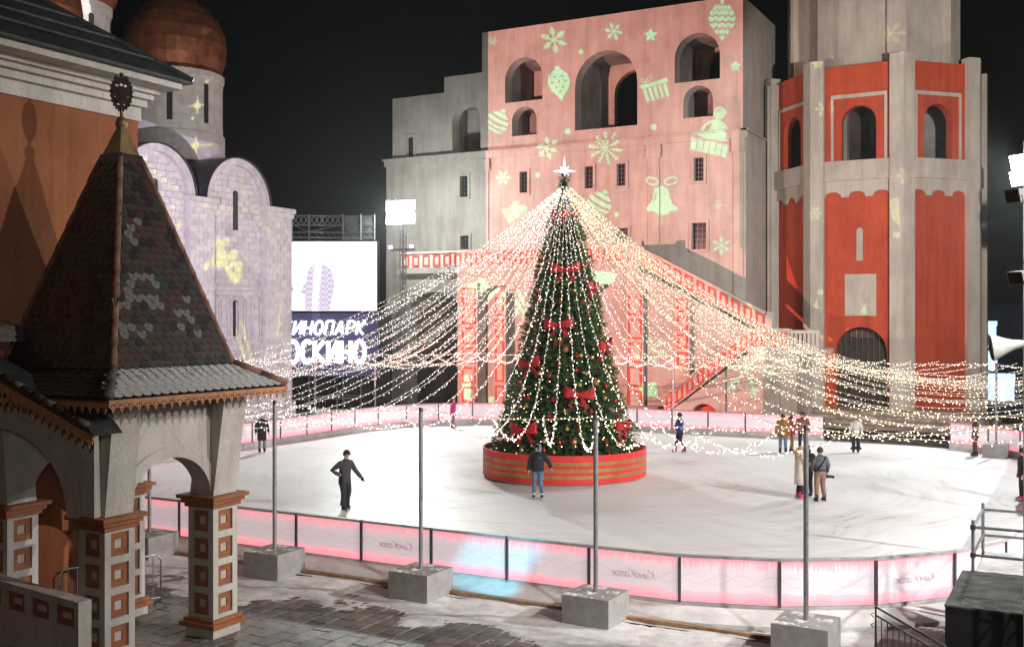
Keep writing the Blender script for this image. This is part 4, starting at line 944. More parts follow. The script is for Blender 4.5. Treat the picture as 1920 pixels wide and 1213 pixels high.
# pierced lace boards under the eaves
LACE = M('lace_wood', (.46, .22, .11), .7, .15, 6, .1)
def lace(fm, L_, sl=0., unit=.17, nm='lace_board', hgt=.115):
    n = int(L_/unit); u_ = L_/n; mb = MB()
    out = [(0, .0), (L_, .0)]
    for i in range(n-1, -1, -1):
        x = i*u_; out += [(x+u_*.98, -hgt*.55), (x+u_*.72, -hgt*.72), (x+u_*.62, -hgt*1.05), (x+u_*.5, -hgt*1.45), (x+u_*.38, -hgt*1.05), (x+u_*.28, -hgt*.72)]
    out.append((0, -hgt*.55)); hol = []
    for i in range(n):
        x = i*u_; hol += [circ(x+u_*.26, -hgt*.42, u_*.10, 7), circ(x+u_*.74, -hgt*.42, u_*.10, 7), circ(x+u_*.5, -hgt*.85, u_*.085, 6), [(x+u_*.42, -hgt*.25), (x+u_*.5, -hgt*.55), (x+u_*.58, -hgt*.25), (x+u_*.5, -hgt*.16)]]
    return mb.slab(out, hol, fm, 0, .018).build(nm, LACE, pc)
lace(lambda a, b_, d: (RCX+R0+.0-d, RCY-R0+a, H0-.06+b_), 2*R0)
MB().box(RCX+R0-.03, RCX+R0+.015, RCY-R0, RCY+R0, H0-.075, H0-.012).build('fascia', LACE, pc)
lace(lambda a, b_, d: (RCX-R0+a, RCY-R0+d, H0-.06+b_), 2*R0)
# covered stair that climbs to the left of the porch
sr = thing('covered_stair', 'covered stair with sloping lace trimmed eave and panelled white parapet', 'staircase', (-17, 12.2, 0))
VSR = 12.02
eA, eB = (-13.95, 4.12), (-19.6, 6.12)
slp = (eB[1]-eA[1])/(eB[0]-eA[0])
n = 18; c_, rr_ = -16.95, 1.72
MB().slab([(-15.14, 2.7)]+[(c_+rr_*cos(pi*i/n), 2.66+1.42*sin(pi*i/n)) for i in range(n+1)]+[(-18.7, 2.6), (-18.72, 2.6), (-18.72, 5.68), (-14.6, 4.25), (-14.6, 2.7)], [], pV(VSR+.28), 0, .40).build('arch_wall', WHITEP, sr)
MB().slab([(c_+(rr_+.3)*cos(pi*i/n), 2.66+1.70*sin(pi*i/n)) for i in range(n+1)]+[(c_-rr_*cos(pi*i/n), 2.66+1.42*sin(pi*i/n)) for i in range(n+1)], [], pV(VSR+.24), 0, .038).build('archivolt', WHITEP, sr)
MB().slab([(-13.9, 4.16), (-19.7, 6.2), (-19.7, 6.32), (-14.1, 4.35)], [], pV(VSR-.32), 0, .58).build('stair_roof', ROOFD, sr)
MB().slab([(-13.95, 4.08), (-19.7, 6.1), (-19.7, 6.17), (-13.95, 4.15)], [], pV(VSR-.30), 0, .05).build('fascia', LACE, sr)
for k in range(22):
    x = -14.0-k*.26; z = 4.30+(-13.9-x)*.353; MB().tube([(x, VSR-.36, z), (x-.25, VSR-.36, z+.088)], [.06, .05], 7).build('edge_tile', tilem[k % 2] if k % 3 else tilef, sr, True)
L_ = sqrt(5.7**2+2.0**2); co, si = 5.7/L_, 2.0/L_
lb = lace(lambda a, b_, d: (-13.97-a*co, VSR-.29+d, 4.08+a*si+b_), L_-.3); lb.parent = sr; lb.matrix_parent_inverse = Matrix.Translation(-V(sr.location))
# parapet
pa, pb = (-14.62, 1.36), (-19.2, 1.66); PB0 = VSR-.02
sl2 = (pb[1]-pa[1])/(pb[0]-pa[0])
f2 = lambda x, z: (x, z+(x-pa[0])*sl2)
hl = []
pans = [(-14.72-k*.62, -15.18-k*.62) for k in range(7)]
for x1_, x0_ in pans: hl.append([f2(x0_, .92), f2(x1_, .92), f2(x1_, 1.24), f2(x0_, 1.24)])
MB().slab([(pa[0], 0), pa, pb, (pb[0], 0)], hl, pV(PB0), 0, .06).build('parapet_face', WHITEP, sr)
MB().slab([(pa[0], 0), pa, pb, (pb[0], 0)], [], pV(PB0+.0605), 0, .2).build('parapet', WHITEP, sr)
for x1_, x0_ in pans:
    MB().slab([f2(x0_+.01, .93), f2(x1_-.01, .93), f2(x1_-.01, 1.23), f2(x0_+.01, 1.23)], [[f2(x0_+.1, 1.02), f2(x1_-.1, 1.02), f2(x1_-.1, 1.14), f2(x0_+.1, 1.14)]], pV(PB0+.03), 0, .03).build('square_frame', BROWN, sr)
MB().box(-19.2, -14.6, PB0-.06, PB0-.001, .0, .42).build('kerb', WHITEP, sr)
# a second little eave further up the stair
MB().slab([(-16.72, 5.62), (-18.6, 5.9), (-18.6, 6.2), (-16.9, 5.9)], [], pV(VSR-.6), 0, 1.2).build('side_eave', tilef, sr)
l2 = lace(lambda a, b_, d: (-18.6+a, VSR-.62+d, 5.60+b_), 1.75); l2.parent = sr; l2.matrix_parent_inverse = Matrix.Translation(-V(sr.location))
# crowd barrier standing inside the porch
def barrier(name, label, A, B, h, n, grp=None, sag=0.):
    A, B = V(A), V(B); t_ = thing(name, label, 'barrier', A, grp)
    up_ = V((0, 0, 1)); MB().tube([A+up_*.12, A+up_*(h-.12), A+up_*h+(B-A)*.04, B+up_*h-(B-A)*.04, B+up_*(h-.12), B+up_*.12], .022, 8).build('frame', STEEL, t_, True)
    MB().tube([A+up_*.18, B+up_*.18], .018, 6).build('bottom_rail', STEEL, t_)
    for k in range(1, n): P = A.lerp(B, k/n); MB().tube([P+up_*.18, P+up_*h], .010, 6).build('bar', STEEL, t_)
    for P in (A, B):
        q = (B-A).normalized().cross(up_)*.28; MB().tube([P-q+up_*.02, P+up_*.12, P+q+up_*.02], .018, 6).build('foot', STEEL, t_)
    return t_
pA = onH(112, 1168, 0); barrier('crowd_barrier', 'steel crowd barrier standing behind the covered stair parapet', (-17.85, 14.2, 0), (-17.2, 16.2, 0), 1.08, 12)
# ------------------------------------------------------------------ screen, sign, truss beside the church
ZS = 72.0
camF = V((-SY, CY, 0)); camR = V((CY, SY, 0))
def scr(px, py, dz=0.): return O0+ray(px, py)*(ZS)+camF*dz
sx0, sx1 = (430-960)/2000*ZS, (707-960)/2000*ZS
fS = lambda a, b_, d: O0+camF*(ZS+d)+camR*a+V((0, 0, b_-CAMH))
hz = lambda py: CAMH-(py-600)/2000*ZS
ax = lambda px: (px-960)/2000*ZS
scn = thing('video_screen', 'large lit outdoor video screen showing a presenter in a checked shirt', 'screen', fS(-11, 0, 0))
SCRM = M('screen_white', (.9, .88, .95), .4, 0, 2, 0, emis=(1, .95, .985), es=1.0)
MB().slab(rect(sx0, sx1, hz(583), hz(453)), [], fS, 0, .3).build('display', SCRM, scn)
MB().slab(rect(sx0-.15, sx1+.12, hz(583)-.1, hz(453)+.1), [rect(sx0, sx1, hz(583), hz(453))], fS, -.03, .35).build('bezel', BLACK, scn)
# picture on the display: figure in a checked shirt (flat print, lit like the rest of the screen)
def em(name, c, s_): return M(name, c, .5, 0, 2, 0, emis=c, es=s_, nolight=True)
SHIRT = bpy.data.materials.new('screen_shirt'); SHIRT.use_nodes = True; t = SHIRT.node_tree; N = t.nodes; L = t.links; b = N['Principled BSDF']
tc = N.new('ShaderNodeTexCoord'); ck = N.new('ShaderNodeTexChecker'); ck.inputs['Scale'].default_value = 5.5; ck.inputs['Color1'].default_value = (.66, .52, .78, 1); ck.inputs['Color2'].default_value = (.93, .86, .98, 1)
L.new(tc.outputs['Object'], ck.inputs['Vector']); L.new(ck.outputs['Color'], b.inputs['Emission Color']); b.inputs['Emission Strength'].default_value = .95; b.inputs['Base Color'].default_value = (.1, .1, .1, 1)
P = lambda l: [(ax(a), hz(b_)) for a, b_ in l]
MB().slab(P([(572, 582), (572, 540), (578, 505), (592, 493), (606, 494), (622, 508), (628, 535), (622, 560), (618, 582)]), [], fS, -.012).build('shirt_image', SHIRT, scn)
MB().slab(P([(585, 582), (588, 520), (592, 493), (600, 490), (604, 500), (598, 545), (594, 582)]), [], fS, -.016).build('undershirt_image', em('screen_pale', (.97, .95, 1), 1.1), scn)
MB().slab(P([(437, 582), (437, 455), (566, 455), (548, 500), (556, 545), (545, 582)]), [], fS, -.006).build('backdrop_image', em('screen_rose', (.98, .88, .95), .95), scn)
MB().slab(P([(632, 582), (640, 520), (664, 500), (704, 512), (704, 582)]), [], fS, -.006).build('backdrop_image', em('screen_rose', (.98, .88, .95), .95), scn)
MB().slab(P([(587, 486), (584, 472), (590, 462), (600, 462), (605, 472), (602, 486), (596, 491)]), [], fS, -.014).build('face_image', em('screen_face', (.98, .93, .97), 1.06), scn)
MB().slab(P([(564, 548), (572, 528), (580, 530), (582, 545), (574, 556)]), [], fS, -.018).build('arm_image', SHIRT, scn)
sg = thing('park_sign', 'dark sign board with glowing two line lettering below the video screen', 'sign', fS(-11, 0, 0))
SGM = M('sign_board', (.05, .045, .09), .5, .1, 2, .05, emis=(.22, .20, .48), es=.22, nolight=True)
MB().slab(rect(sx0-.5, sx1+.05, hz(706), hz(587)), [], fS, .05, .35).build('board', SGM, sg)
NEON = M('neon_letter', (1, .96, 1), .4, 0, 2, 0, emis=(.93, .92, 1), es=3.0, nolight=True)
def neon(txt, x_end, ybase, ytop, slant, wt, track=.2, xs=1.):
    hgt = hz(ytop)-hz(ybase); wd, _ = letters(txt, hgt, track, slant); x = ax(x_end)-wd*xs-slant*hgt*.5
    for chh in txt:
        if chh == ' ': x += .5*hgt; continue
        w1_, st = letters(chh, hgt, track, slant); mb = MB()
        for s_ in st:
            for a, b_ in zip(s_, s_[1:]):
                mb.bar(fS(x+a[0]*xs, hz(ybase)+a[1], -.06), fS(x+b_[0]*xs, hz(ybase)+b_[1], -.06), wt, .10, up=camF)
        mb.build('letter', NEON, sg); x += (w1_+track*hgt)*xs
neon('КИНОПАРК', 684, 627, 602, .22, .15, .30, .86)
neon('МОСКИНО', 684, 680, 639, 0, .26, .26, .70)
tr_ = thing('screen_truss', 'grey scaffold truss frame standing above and below the video screen', 'truss', fS(-11, 0, .6))
def T(a, b_, c, d, r=.05): return MB().tube([fS(ax(a), hz(b_), .6), fS(ax(c), hz(d), .6)], r, 6).build('tube', STEEL, tr_)
for y in (402, 420, 433, 443): T(440, y, 700, y+2)
for x in (544, 576, 640, 674, 700): T(x, 400, x, 800, .06)
for k in range(9): x = 546+k*10; T(x, 402, x+10, 420, .03); T(x+10, 402, x, 420, .03)
for k in range(14): x = 540+k*11; T(x, 433, x+11, 443, .02)
T(544, 420, 576, 433, .03); T(576, 433, 640, 420, .03); T(544, 720, 576, 760, .03); T(576, 720, 544, 760, .03)
MB().slab(rect(ax(642), ax(698), hz(455), hz(404)), [], fS, .75, .77).build('netting', M('grey_net', (.16, .17, .17), .9, .2, 3), tr_)
bb = thing('stage_backdrop', 'dark draped stage base below the glowing sign', 'stage', fS(-11, 0, 1))
MB().slab(rect(ax(430), ax(640), hz(800), hz(708)), [], fS, 1.0, 3.0).build('drape', M('dark_drape', (.035, .035, .038), .9, .3, 1, .3, 3), bb)
MB().slab(rect(ax(641), ax(730), hz(800), hz(590)), [], fS, .95, 1.6).build('side_drape', M('grey_drape', (.10, .095, .09), .9, .2, 1, .3, 3), bb)
cv = thing('round_canopy_frame', 'pale round table top on a metal hoop stand beyond the rink fence', 'table', atZ(632, 780, 66))
cc = atZ(632, 772, 66)
MB().lathe([(.02, .03), (1.55, .03), (1.6, 0), (1.55, -.05), (.02, -.05)], cc, 28).build('disc', M('pale_plastic', (.7, .7, .75), .4), cv)
MB().tube([cc+V((1.5*cos(a), 1.5*sin(a), .9)) for a in [2*pi*i/24 for i in range(25)]], .03, 6).build('hoop', STEEL, cv)
MB().tube([cc-V((0, 0, 1.2)), cc+V((0, 0, 1.5))], .05, 8).build('stem', STEEL, cv)
for a in (0, 2.1, 4.2): MB().tube([cc+V((0, 0, .9)), cc+V((1.5*cos(a), 1.5*sin(a), .9))], .025, 6).build('spoke', STEEL, cv)
# ------------------------------------------------------------------ floodlight masts
LAMPG = M('lamp_glass', (1, 1, 1), .3, 0, 2, 0, emis=(.92, 1, .97), es=60, nolight=True)
def truss(parent, x, y, z0, z1, w_=.28, st=.5):
    c4 = [(x+a*w_/2, y+b_*w_/2) for a, b_ in ((1, 1), (1, -1), (-1, -1), (-1, 1))]
    for a, b_ in c4: MB().tube([(a, b_, z0), (a, b_, z1)], .03, 6).build('chord', STEEL, parent)
    k = 0; z = z0+.2
    while z+st < z1:
        for i in range(4):
            p, q = c4[i], c4[(i+1) % 4]; MB().tube([(*p, z if k % 2 else z+st), (*q, z+st if k % 2 else z)], .016, 4, False).build('brace', STEEL, parent)
        z += st; k += 1
def flood(C, aim, w_, h_, label, group=None, mat=None, off=.0):
    C = V(C); d = (V(aim)-C).normalized(); t_ = thing('floodlight', label, 'floodlight', C, group); r_ = d.cross(V((0, 0, 1))).normalized(); u_ = r_.cross(d)
    f = lambda a, b_, q: C+r_*a+u_*b_-d*q
    MB().slab(rect(-w_/2, w_/2, -h_/2, h_/2), [], f, .10, .28).build('housing', STEELD, t_)
    MB().slab(rect(-w_/2+.02, w_/2-.02, -h_/2+.02, h_/2-.02), [], f, .085, .099).build('glass', mat or LAMPG, t_)
    for s_ in (-1, 1): MB().slab(rect(s_*w_/2-.02, s_*w_/2+.02, -h_*.5, h_*.12), [], f, .14, .2).build('yoke', STEEL, t_)
    return t_
for (C, lab) in ((FL_L, 'grey lattice mast between the video screen and the palace'), (FL_R, 'grey lattice mast beside the red tower, beyond the rink')):
    ms = thing('lattice_mast', lab, 'mast', (C[0], C[1]+.5, 0)); truss(ms, C[0], C[1]+.5, 0, C[2]+.6)
    MB().box(C[0]-.6, C[0]+.6, C[1]-.1, C[1]+1.1, 0, .3).build('ballast', BOXG, ms)
    if C is FL_L: MB().box(C[0]-.9, C[0]+.9, C[1]+.42, C[1]+.58, C[2]-2.45, C[2]-2.3).build('crossarm', STEEL, ms)
    for k in range(4):
        dx_ = (-.52, .52)[k % 2]; dz_ = (-.40, .40)[k//2]
        flood((C[0]+dx_, C[1]+.22, C[2]+dz_), (-18, 30, 2), .98, .74, 'blazing white floodlight in a cluster of four %s' % ('above the video screen mast' if C is FL_L else 'on the mast beside the red tower'), 'floodlights clustered on the %s mast' % ('screen' if C is FL_L else 'tower'))
SMG = M('small_lamp_glass', (1, 1, 1), .3, 0, 2, 0, emis=(.95, 1, 1), es=12, nolight=True)
for s_ in (-1, 1): flood((FL_L[0]+s_*.8, FL_L[1]+.25, FL_L[2]-2.2), (-18, 20, 4), .28, .22, 'small round bright spotlight on a side arm of the lattice mast', 'side spotlights on the lattice mast', SMG)
# ------------------------------------------------------------------ blue lit gift boxes and dark stand right of the tower
gb = M('gift_glow', (.55, .72, 1), .5, .5, 3, 0, emis=(.42, .62, 1), es=1.6, col2=(.15, .3, .9), nolight=True)
for k, (x0, x1, yt, yb, lab) in enumerate(((1851, 1868, 602, 652, 'glowing blue gift box on top of a stack'), (1852, 1870, 658, 694, 'glowing blue gift box in the middle of its stack'), (1858, 1902, 702, 760, 'widest glowing blue gift box at the foot of the stack'))):
    z_ = 80; A = atZ(x0, yb, z_); w_ = (x1-x0)/2000*z_; h_ = (yb-yt)/2000*z_; t_ = thing('gift_box', lab, 'gift box', A)
    f = lambda a, b_, d: A+camR*a+camF*d+V((0, 0, b_))
    MB().slab(rect(0, w_, 0, h_*.82), [], f, 0, w_).build('box', gb, t_); MB().slab(rect(-.05, w_+.05, h_*.822, h_), [], f, -.05, w_+.05).build('lid', gb, t_)
    MB().slab(rect(w_*.42, w_*.58, 0, h_*.82), [], f, -.02, -.002).build('ribbon', SMG, t_)
dw = thing('dark_hall', 'low dark hall behind the glowing gift boxes', 'building', atZ(1900, 780, 92))
A = atZ(1846, 800, 92); f = lambda a, b_, d: A+camR*a+camF*d+V((0, 0, b_))
MB().slab(rect(0, 14, -2, (800-576)/2000*92), [], f, 0, 6).build('wall', M('hall_wall', (.03, .038, .055), .8, .2, .5, emis=None), dw)
MB().slab(rect(-.2, 14.2, (800-576)/2000*92+.002, (800-576)/2000*92+.3), [], f, -.2, 6.2).build('roof_edge', ROOFD, dw)
for k in range(3): MB().slab(rect(1.2+k*2.5, 3.0+k*2.5, .5, 3.2), [], f, -.06, -.002).build('door', M('hall_door', (.05, .06, .08), .6), dw)
# ------------------------------------------------------------------ near right: speaker horn and lamp heads on a mast, stage deck, rails
MPt = atZ(1942, 800, 15.6)
nm_ = thing('lighting_mast', 'grey lattice lighting mast carrying the horn and lamp heads', 'mast', (MPt.x, MPt.y, 0)); truss(nm_, MPt.x, MPt.y, 0, 8.6, .26, .4)
def lamphead(px, py, z_, w_, h_, lab):
    C = atZ(px, py, z_); t_ = thing('lamp_head', lab, 'floodlight', C); d = (camR*-.75-camF*.35+V((0, 0, -.25))).normalized(); r_ = d.cross(V((0, 0, 1))).normalized(); u_ = r_.cross(d)
    f = lambda a, b_, q: C+r_*a+u_*b_-d*q
    hs_ = MB(); a, b_, a2, b2 = w_/2, h_/2, w_*.3, h_*.3
    hs_.hexa([f(-a, -b_, 0), f(a, -b_, 0), f(-a, b_, 0), f(a, b_, 0), f(-a2, -b2, .2), f(a2, -b2, .2), f(-a2, b2, .2), f(a2, b2, .2)]); hs_.build('housing', M('lamp_grey', (.38, .39, .40), .45, .1, 6, .05, metal=.4), t_)
    MB().slab(rect(-a*.86, a*.86, -b_*.86, b_*.86), [], f, -.012, -.002).build('glass', PANE, t_)
    MB().tube([f(0, -b_*.2, .1)-camF*.12, f(0, -b_*1.4, .1)-camF*.12, f(0, -b_*1.5, .16)+camR*.1], .018, 6).build('bracket', STEEL, t_)
    MB().tube([f(0, 0, .2), V((MPt.x, MPt.y, C.z))], .02, 6).build('arm', STEELD, t_)
lamphead(1898, 368, 15.4, .25, .20, 'grey lamp head on a bracket, upper of two beside the tower')
lamphead(1904, 522, 15.4, .26, .20, 'grey lamp head on a bracket, above the white horn speaker')
Hc = atZ(1858, 652, 15.2); He = atZ(1925, 642, 15.2)
hn = thing('horn_speaker', 'white public address horn loudspeaker with dark mouth, beside the red tower', 'loudspeaker', Hc)
n = 20; mb = MB(); vs = []; D = (He-Hc).normalized(); D = (D+camF*-.25).normalized(); Uu = V((0, 0, 1)); S_ = D.cross(Uu).normalized(); Uu = S_.cross(D)
prof = [(.0, .19), (.02, .185), (.10, .15), (.2, .105), (.3, .07), (.42, .05), (.5, .05)]
HORN = M('horn_white', (.62, .66, .62), .4, .08, 4, .03)
for q, r in prof: vs += [Hc+D*q+S_*(r*cos(2*pi*j/n)*.95)+Uu*(r*sin(2*pi*j/n)*1.05) for j in range(n)]
k = len(prof); mb.add(vs, [(i*n+j, i*n+(j+1) % n, (i+1)*n+(j+1) % n, (i+1)*n+j) for i in range(k-1) for j in range(n)]).build('bell', HORN, hn, True)
MB().add([Hc+D*.03+S_*(.165*cos(2*pi*j/n))+Uu*(.18*sin(2*pi*j/n)) for j in range(n)], [tuple(range(n))]).build('mouth', BLACK, hn)
MB().tube([Hc+D*.5, Hc+D*.72], .075, 12).build('driver', STEELD, hn, True)
MB().tube([Hc+D*.6, V((MPt.x, MPt.y, Hc.z-.05))], .02, 6).build('bracket', STEELD, hn)
# stage deck with tube railing
dk = thing('stage_deck', 'snow covered scaffold stage deck with tube railing beside the rink', 'stage', onH(1880, 1130, .3))
zd = 19.2; A = atZ(1828, 1073, zd); hd = A.z
f = lambda a, b_, d: V((A.x, A.y, 0))+V((1, 0, 0))*a+V((0, 1, 0))*b_+V((0, 0, d))
MB().slab(rect(0, 3.2, 0, 2.0), [], f, hd-.16, hd).build('deck', M('ply_deck', (.30, .27, .24), .8, .2, 3), dk)
sg_ = snowgrid(0.02, 3.1, .02, 1.95, .07, lambda x, y: hd+.03+.03*noise.noise(V((x*3, y*3, 1)))); sg_.v = [(A.x+x, A.y+y, z) for x, y, z in sg_.v]; sg_.build('snow_cover', SNOW, dk, True)
def tb(p, q, r=.026, nm='rail'): return MB().tube([f(*p), f(*q)], r, 8).build(nm, STEEL, dk)
for (x, y) in ((-.03, -.03), (-.03, 2.0), (3.2, -.03), (3.2, 2.0)): tb((x, y, 0), (x, y, hd+.95), .03, 'standard')
for h in (.32, .82): tb((-.03, -.03, hd+h), (3.2, -.03, hd+h)); tb((-.03, -.03, hd+h), (-.03, 2.0, hd+h)); tb((-.03, 2.0, hd+h), (3.2, 2.0, hd+h))
tb((-.03, -.03, .15), (1.5, -.03, hd-.2), .024, 'brace'); tb((-.03, 2, .15), (-.03, 0, hd-.2), .024, 'brace')
for h in (0.0, .32, .82):
    MB().box(A.x-.075, A.x+.015, A.y-.075, A.y+.015, hd+h-.04, hd+h+.04).build('coupler', STEELD, dk)
rb = MB().tube([f(.5, .1, hd-.2), f(.62, .05, hd-.5), f(.55, 0, hd-.75)], .03, 6).build('red_strap', M('red_cloth', (.6, .03, .03), .8), dk)
# black podium, near
bk = thing('black_podium', 'black podium block with a dusty grey top beside the stair rail', 'podium', onH(1850, 1290, 0))
B0 = atZ(1772, 1133, 16.6)
MB().box(B0.x, B0.x+3, B0.y, B0.y+2.6, 0, B0.z-.03).build('body', BLACK, bk)
MB().box(B0.x-.01, B0.x+3, B0.y-.01, B0.y+2.61, B0.z-.029, B0.z).build('top', M('dusty_top', (.12, .125, .12), .8, .4, 2.2, .2, col2=(.03, .03, .03)), bk)
# sloping stair rail
rl = thing('stair_rail', 'dark grey steel stair handrail with upright bars in front of the rink', 'handrail', onH(1640, 1240, 0))
ra, rb_ = atZ(1642, 1137, 16.6), atZ(1790, 1222, 15.6)
zb = V((0, 0, .95))
MB().tube([ra-zb*1.1, ra, rb_, rb_-zb*.9], .022, 8).build('rail', STEELD, rl, True)
lo = V((0, 0, -.13)); MB().tube([ra+lo, rb_+lo], .016, 6).build('lower_rail', STEELD, rl)
for k in range(1, 13): P_ = ra.lerp(rb_, k/13); MB().tube([P_+lo, P_-zb], .009, 6).build('bar', STEELD, rl)
for k in range(2): MB().tube([ra+V((-.03, 0, -.1-k*.16)), ra+V((-.075, 0, -.12-k*.16)), ra+V((-.03, 0, -.17-k*.16))], .008, 5).build('hook', STEELD, rl)
bn = thing('bench_rail', 'thin black floor rail standing on the snow by the fence', 'rail', onH(1517, 1160, 0))
p0, p1 = onH(1468, 1150, 0), onH(1567, 1152, 0); MB().tube([p0, p0+V((0, 0, .2)), p1+V((0, 0, .2)), p1], .02, 6).build('rail', BLACK, bn)
# crowd barriers beyond the rink corner on the right, and one by the screen
q0 = atZ(1895, 1075, 24); barrier('crowd_barrier', 'steel crowd barrier behind the stage deck railing', (.15, 23.2, 0), (.5, 26.2, 0), 1.75, 14)
q0 = atZ(565, 770, 68); q1 = atZ(610, 770, 68); barrier('crowd_barrier', 'small steel crowd barrier below the lit sign', (q0.x, q0.y, 0), (q1.x, q1.y, 0), 1.05, 8)
# ------------------------------------------------------------------ picture projectors (lamp + coloured glass slide in a real housing)
def star5(cx, cy, r, a0=-90, k=.5): return [([(cx+(r if i % 2 == 0 else r*k)*cos(radians(a0+36*i)), cy+(r if i % 2 == 0 else r*k)*sin(radians(a0+36*i))) for i in range(10)], [])]
def star4(cx, cy, r, ry=None, k=.2):
    ry = ry or r; o = []
    for i in range(16):
        a = radians(22.5*i); q = 1 if i % 4 == 0 else (.42 if i % 4 == 2 else k*1.15); o.append((cx+r*q*cos(a), cy+ry*q*sin(a)))
    return [(o, [])]
def dot(cx, cy, r): return [(circ(cx, cy, r, 14), [])]
def flake(cx, cy, R, wd=.062, barbs=((.45, .22), (.68, .17)), arms=6, a0=0., rx=1.):
    o = []; w_ = R*wd
    for k in range(arms):
        a = radians(a0+360*k/arms); ux, uy = cos(a), sin(a); nx, ny = -uy, ux
        def P(s_, t_): return (cx+(ux*s_+nx*t_)*rx, cy+uy*s_+ny*t_)
        right = []; left = []
        for (q, l) in barbs:
            c7 = .62
            right += [P(q*R-w_, -w_), P(q*R+l*R*c7-w_*.4, -w_-l*R*.8), P(q*R+l*R*c7+w_*1.2, -w_-l*R*.8+w_), P(q*R+w_*1.6, -w_)]
        left = []
        for (q, l) in reversed(barbs):
            c7 = .62
            left += [P(q*R+w_*1.6, w_), P(q*R+l*R*c7+w_*1.2, w_+l*R*.8-w_), P(q*R+l*R*c7-w_*.4, w_+l*R*.8), P(q*R-w_, w_)]
        o += [P(w_*2.2, -w_)]+right+[P(R, -w_), P(R, w_)]+left+[P(w_*2.2, w_)]
    return [(o, [])]
def rot(shape, cx, cy, ang):
    c, s_ = cos(radians(ang)), sin(radians(ang)); f = lambda p: (cx+(p[0]-cx)*c-(p[1]-cy)*s_, cy+(p[0]-cx)*s_+(p[1]-cy)*c)
    return [([f(p) for p in o], [[f(p) for p in h] for h in hs_]) for o, hs_ in shape]
def sball(cx, cy, r, ang, n=4):
    out = []
    for k in range(n):
        y0 = -.92+1.84*k/n; y1 = y0+1.84/n*.62; up_ = []; lo_ = []
        for i in range(13):
            t_ = -1+i/6.; 
            def pt(y, t_):
                w_ = sqrt(max(.02, 1-y*y)); return (cx+r*w_*t_, cy+r*(y+.18*(1-t_*t_)*(1-abs(y))))
            up_.append(pt(y0, t_)); lo_.append(pt(y1, t_))
        out.append((up_+lo_[::-1], []))
    out.append(([(cx-r*.2, cy-r*1.02), (cx-r*.14, cy-r*1.28), (cx+r*.14, cy-r*1.28), (cx+r*.2, cy-r*1.02)], []))
    return rot(out, cx, cy, ang)
def lantern(cx, cy, w_, h_, ang=0):
    o = [(cx, cy+h_), (cx+w_*.25, cy+h_*.72), (cx+w_*.8, cy+h_*.3), (cx+w_, cy-h_*.1), (cx+w_*.85, cy-h_*.5), (cx+w_*.4, cy-h_*.78), (cx+w_*.2, cy-h_*.85), (cx+w_*.2, cy-h_), (cx-w_*.2, cy-h_), (cx-w_*.2, cy-h_*.85), (cx-w_*.4, cy-h_*.78), (cx-w_*.85, cy-h_*.5), (cx-w_, cy-h_*.1), (cx-w_*.8, cy+h_*.3), (cx-w_*.25, cy+h_*.72)]
    hs_ = [circ(cx+dx_*w_, cy+dy_*h_, w_*.11, 6) for dy_, xs in ((-.42, (-.3, .3)), (-.12, (-.6, 0, .6)), (.18, (-.3, .3)), (.45, (0,))) for dx_ in xs]
    return rot([(o, hs_)], cx, cy, ang)
def zigz(cx, cy, w_, h_):
    out = []; ys = [-.62, -.36, -.06, .26, .58]
    prof = lambda y: w_*max(.12, (1-abs(y+.05)**1.7*.95))
    for k in range(5):
        y0 = ys[k]-.14; y1 = ys[k]+.075; n = 8; u_ = []; l_ = []
        for i in range(n+1):
            t_ = -1+2*i/n; zz_ = (.055 if i % 2 else -.055)*h_
            u_.append((cx+prof(y0)*t_, cy+y0*h_+zz_)); l_.append((cx+prof(y1)*t_, cy+y1*h_+zz_))
        out.append((u_+l_[::-1], []))
    out += [([(cx-w_*.24, cy+h_*.74), (cx+w_*.24, cy+h_*.74), (cx, cy+h_*1.02)], []), (circ(cx, cy-h_*.93, w_*.14, 10), []), ]
    return out
def ring(cx, cy, rx, ry, t_, ang): return rot([(circ(cx, cy, rx, 18, ry), [circ(cx, cy, rx-t_, 18, ry-t_)])], cx, cy, ang)
def bell(cx, cy, s_):
    o = [(-.98, .62), (-.62, .28), (-.48, -.1), (-.38, -.55), (-.1, -.75), (.1, -.75), (.38, -.55), (.48, -.1), (.62, .28), (.98, .62), (.8, .78), (.45, .8), (.38, .95), (.12, 1.0), (-.12, 1.0), (-.4, .78), (-.8, .78)]
    h_ = [(-.42, .1), (-.30, -.45), (-.22, -.45), (-.30, .1)]
    return [([(cx+a*s_, cy+b_*s_) for a, b_ in o], [[(cx+a*s_, cy+b_*s_) for a, b_ in h_]])]+ring(cx-.55*s_, cy-1.05*s_, .44*s_, .26*s_, .1*s_, 15)+ring(cx+.55*s_, cy-1.05*s_, .44*s_, .26*s_, .1*s_, -15)
def mitten(cx, cy, s_, ang):
    o = [(-.45, .15), (-.62, -.35), (-.55, -.62), (-.38, -.62), (-.28, -.25), (-.2, -.75), (.1, -1.0), (.45, -.8), (.5, -.1), (.42, .15)]
    out = [([(cx+a*s_, cy+b_*s_) for a, b_ in o], [[(cx+.2*s_, cy-.8*s_), (cx+.38*s_, cy-.7*s_), (cx+.4*s_, cy-.2*s_), (cx+.34*s_, cy-.2*s_)]])]
    for k in range(4): x = -.52+k*.27; out.append(([(cx+x*s_, cy+.22*s_), (cx+(x+.21)*s_, cy+.22*s_), (cx+(x+.22)*s_, cy+.68*s_), (cx+(x-.01)*s_, cy+.68*s_)], []))
    return rot(out, cx, cy, ang)
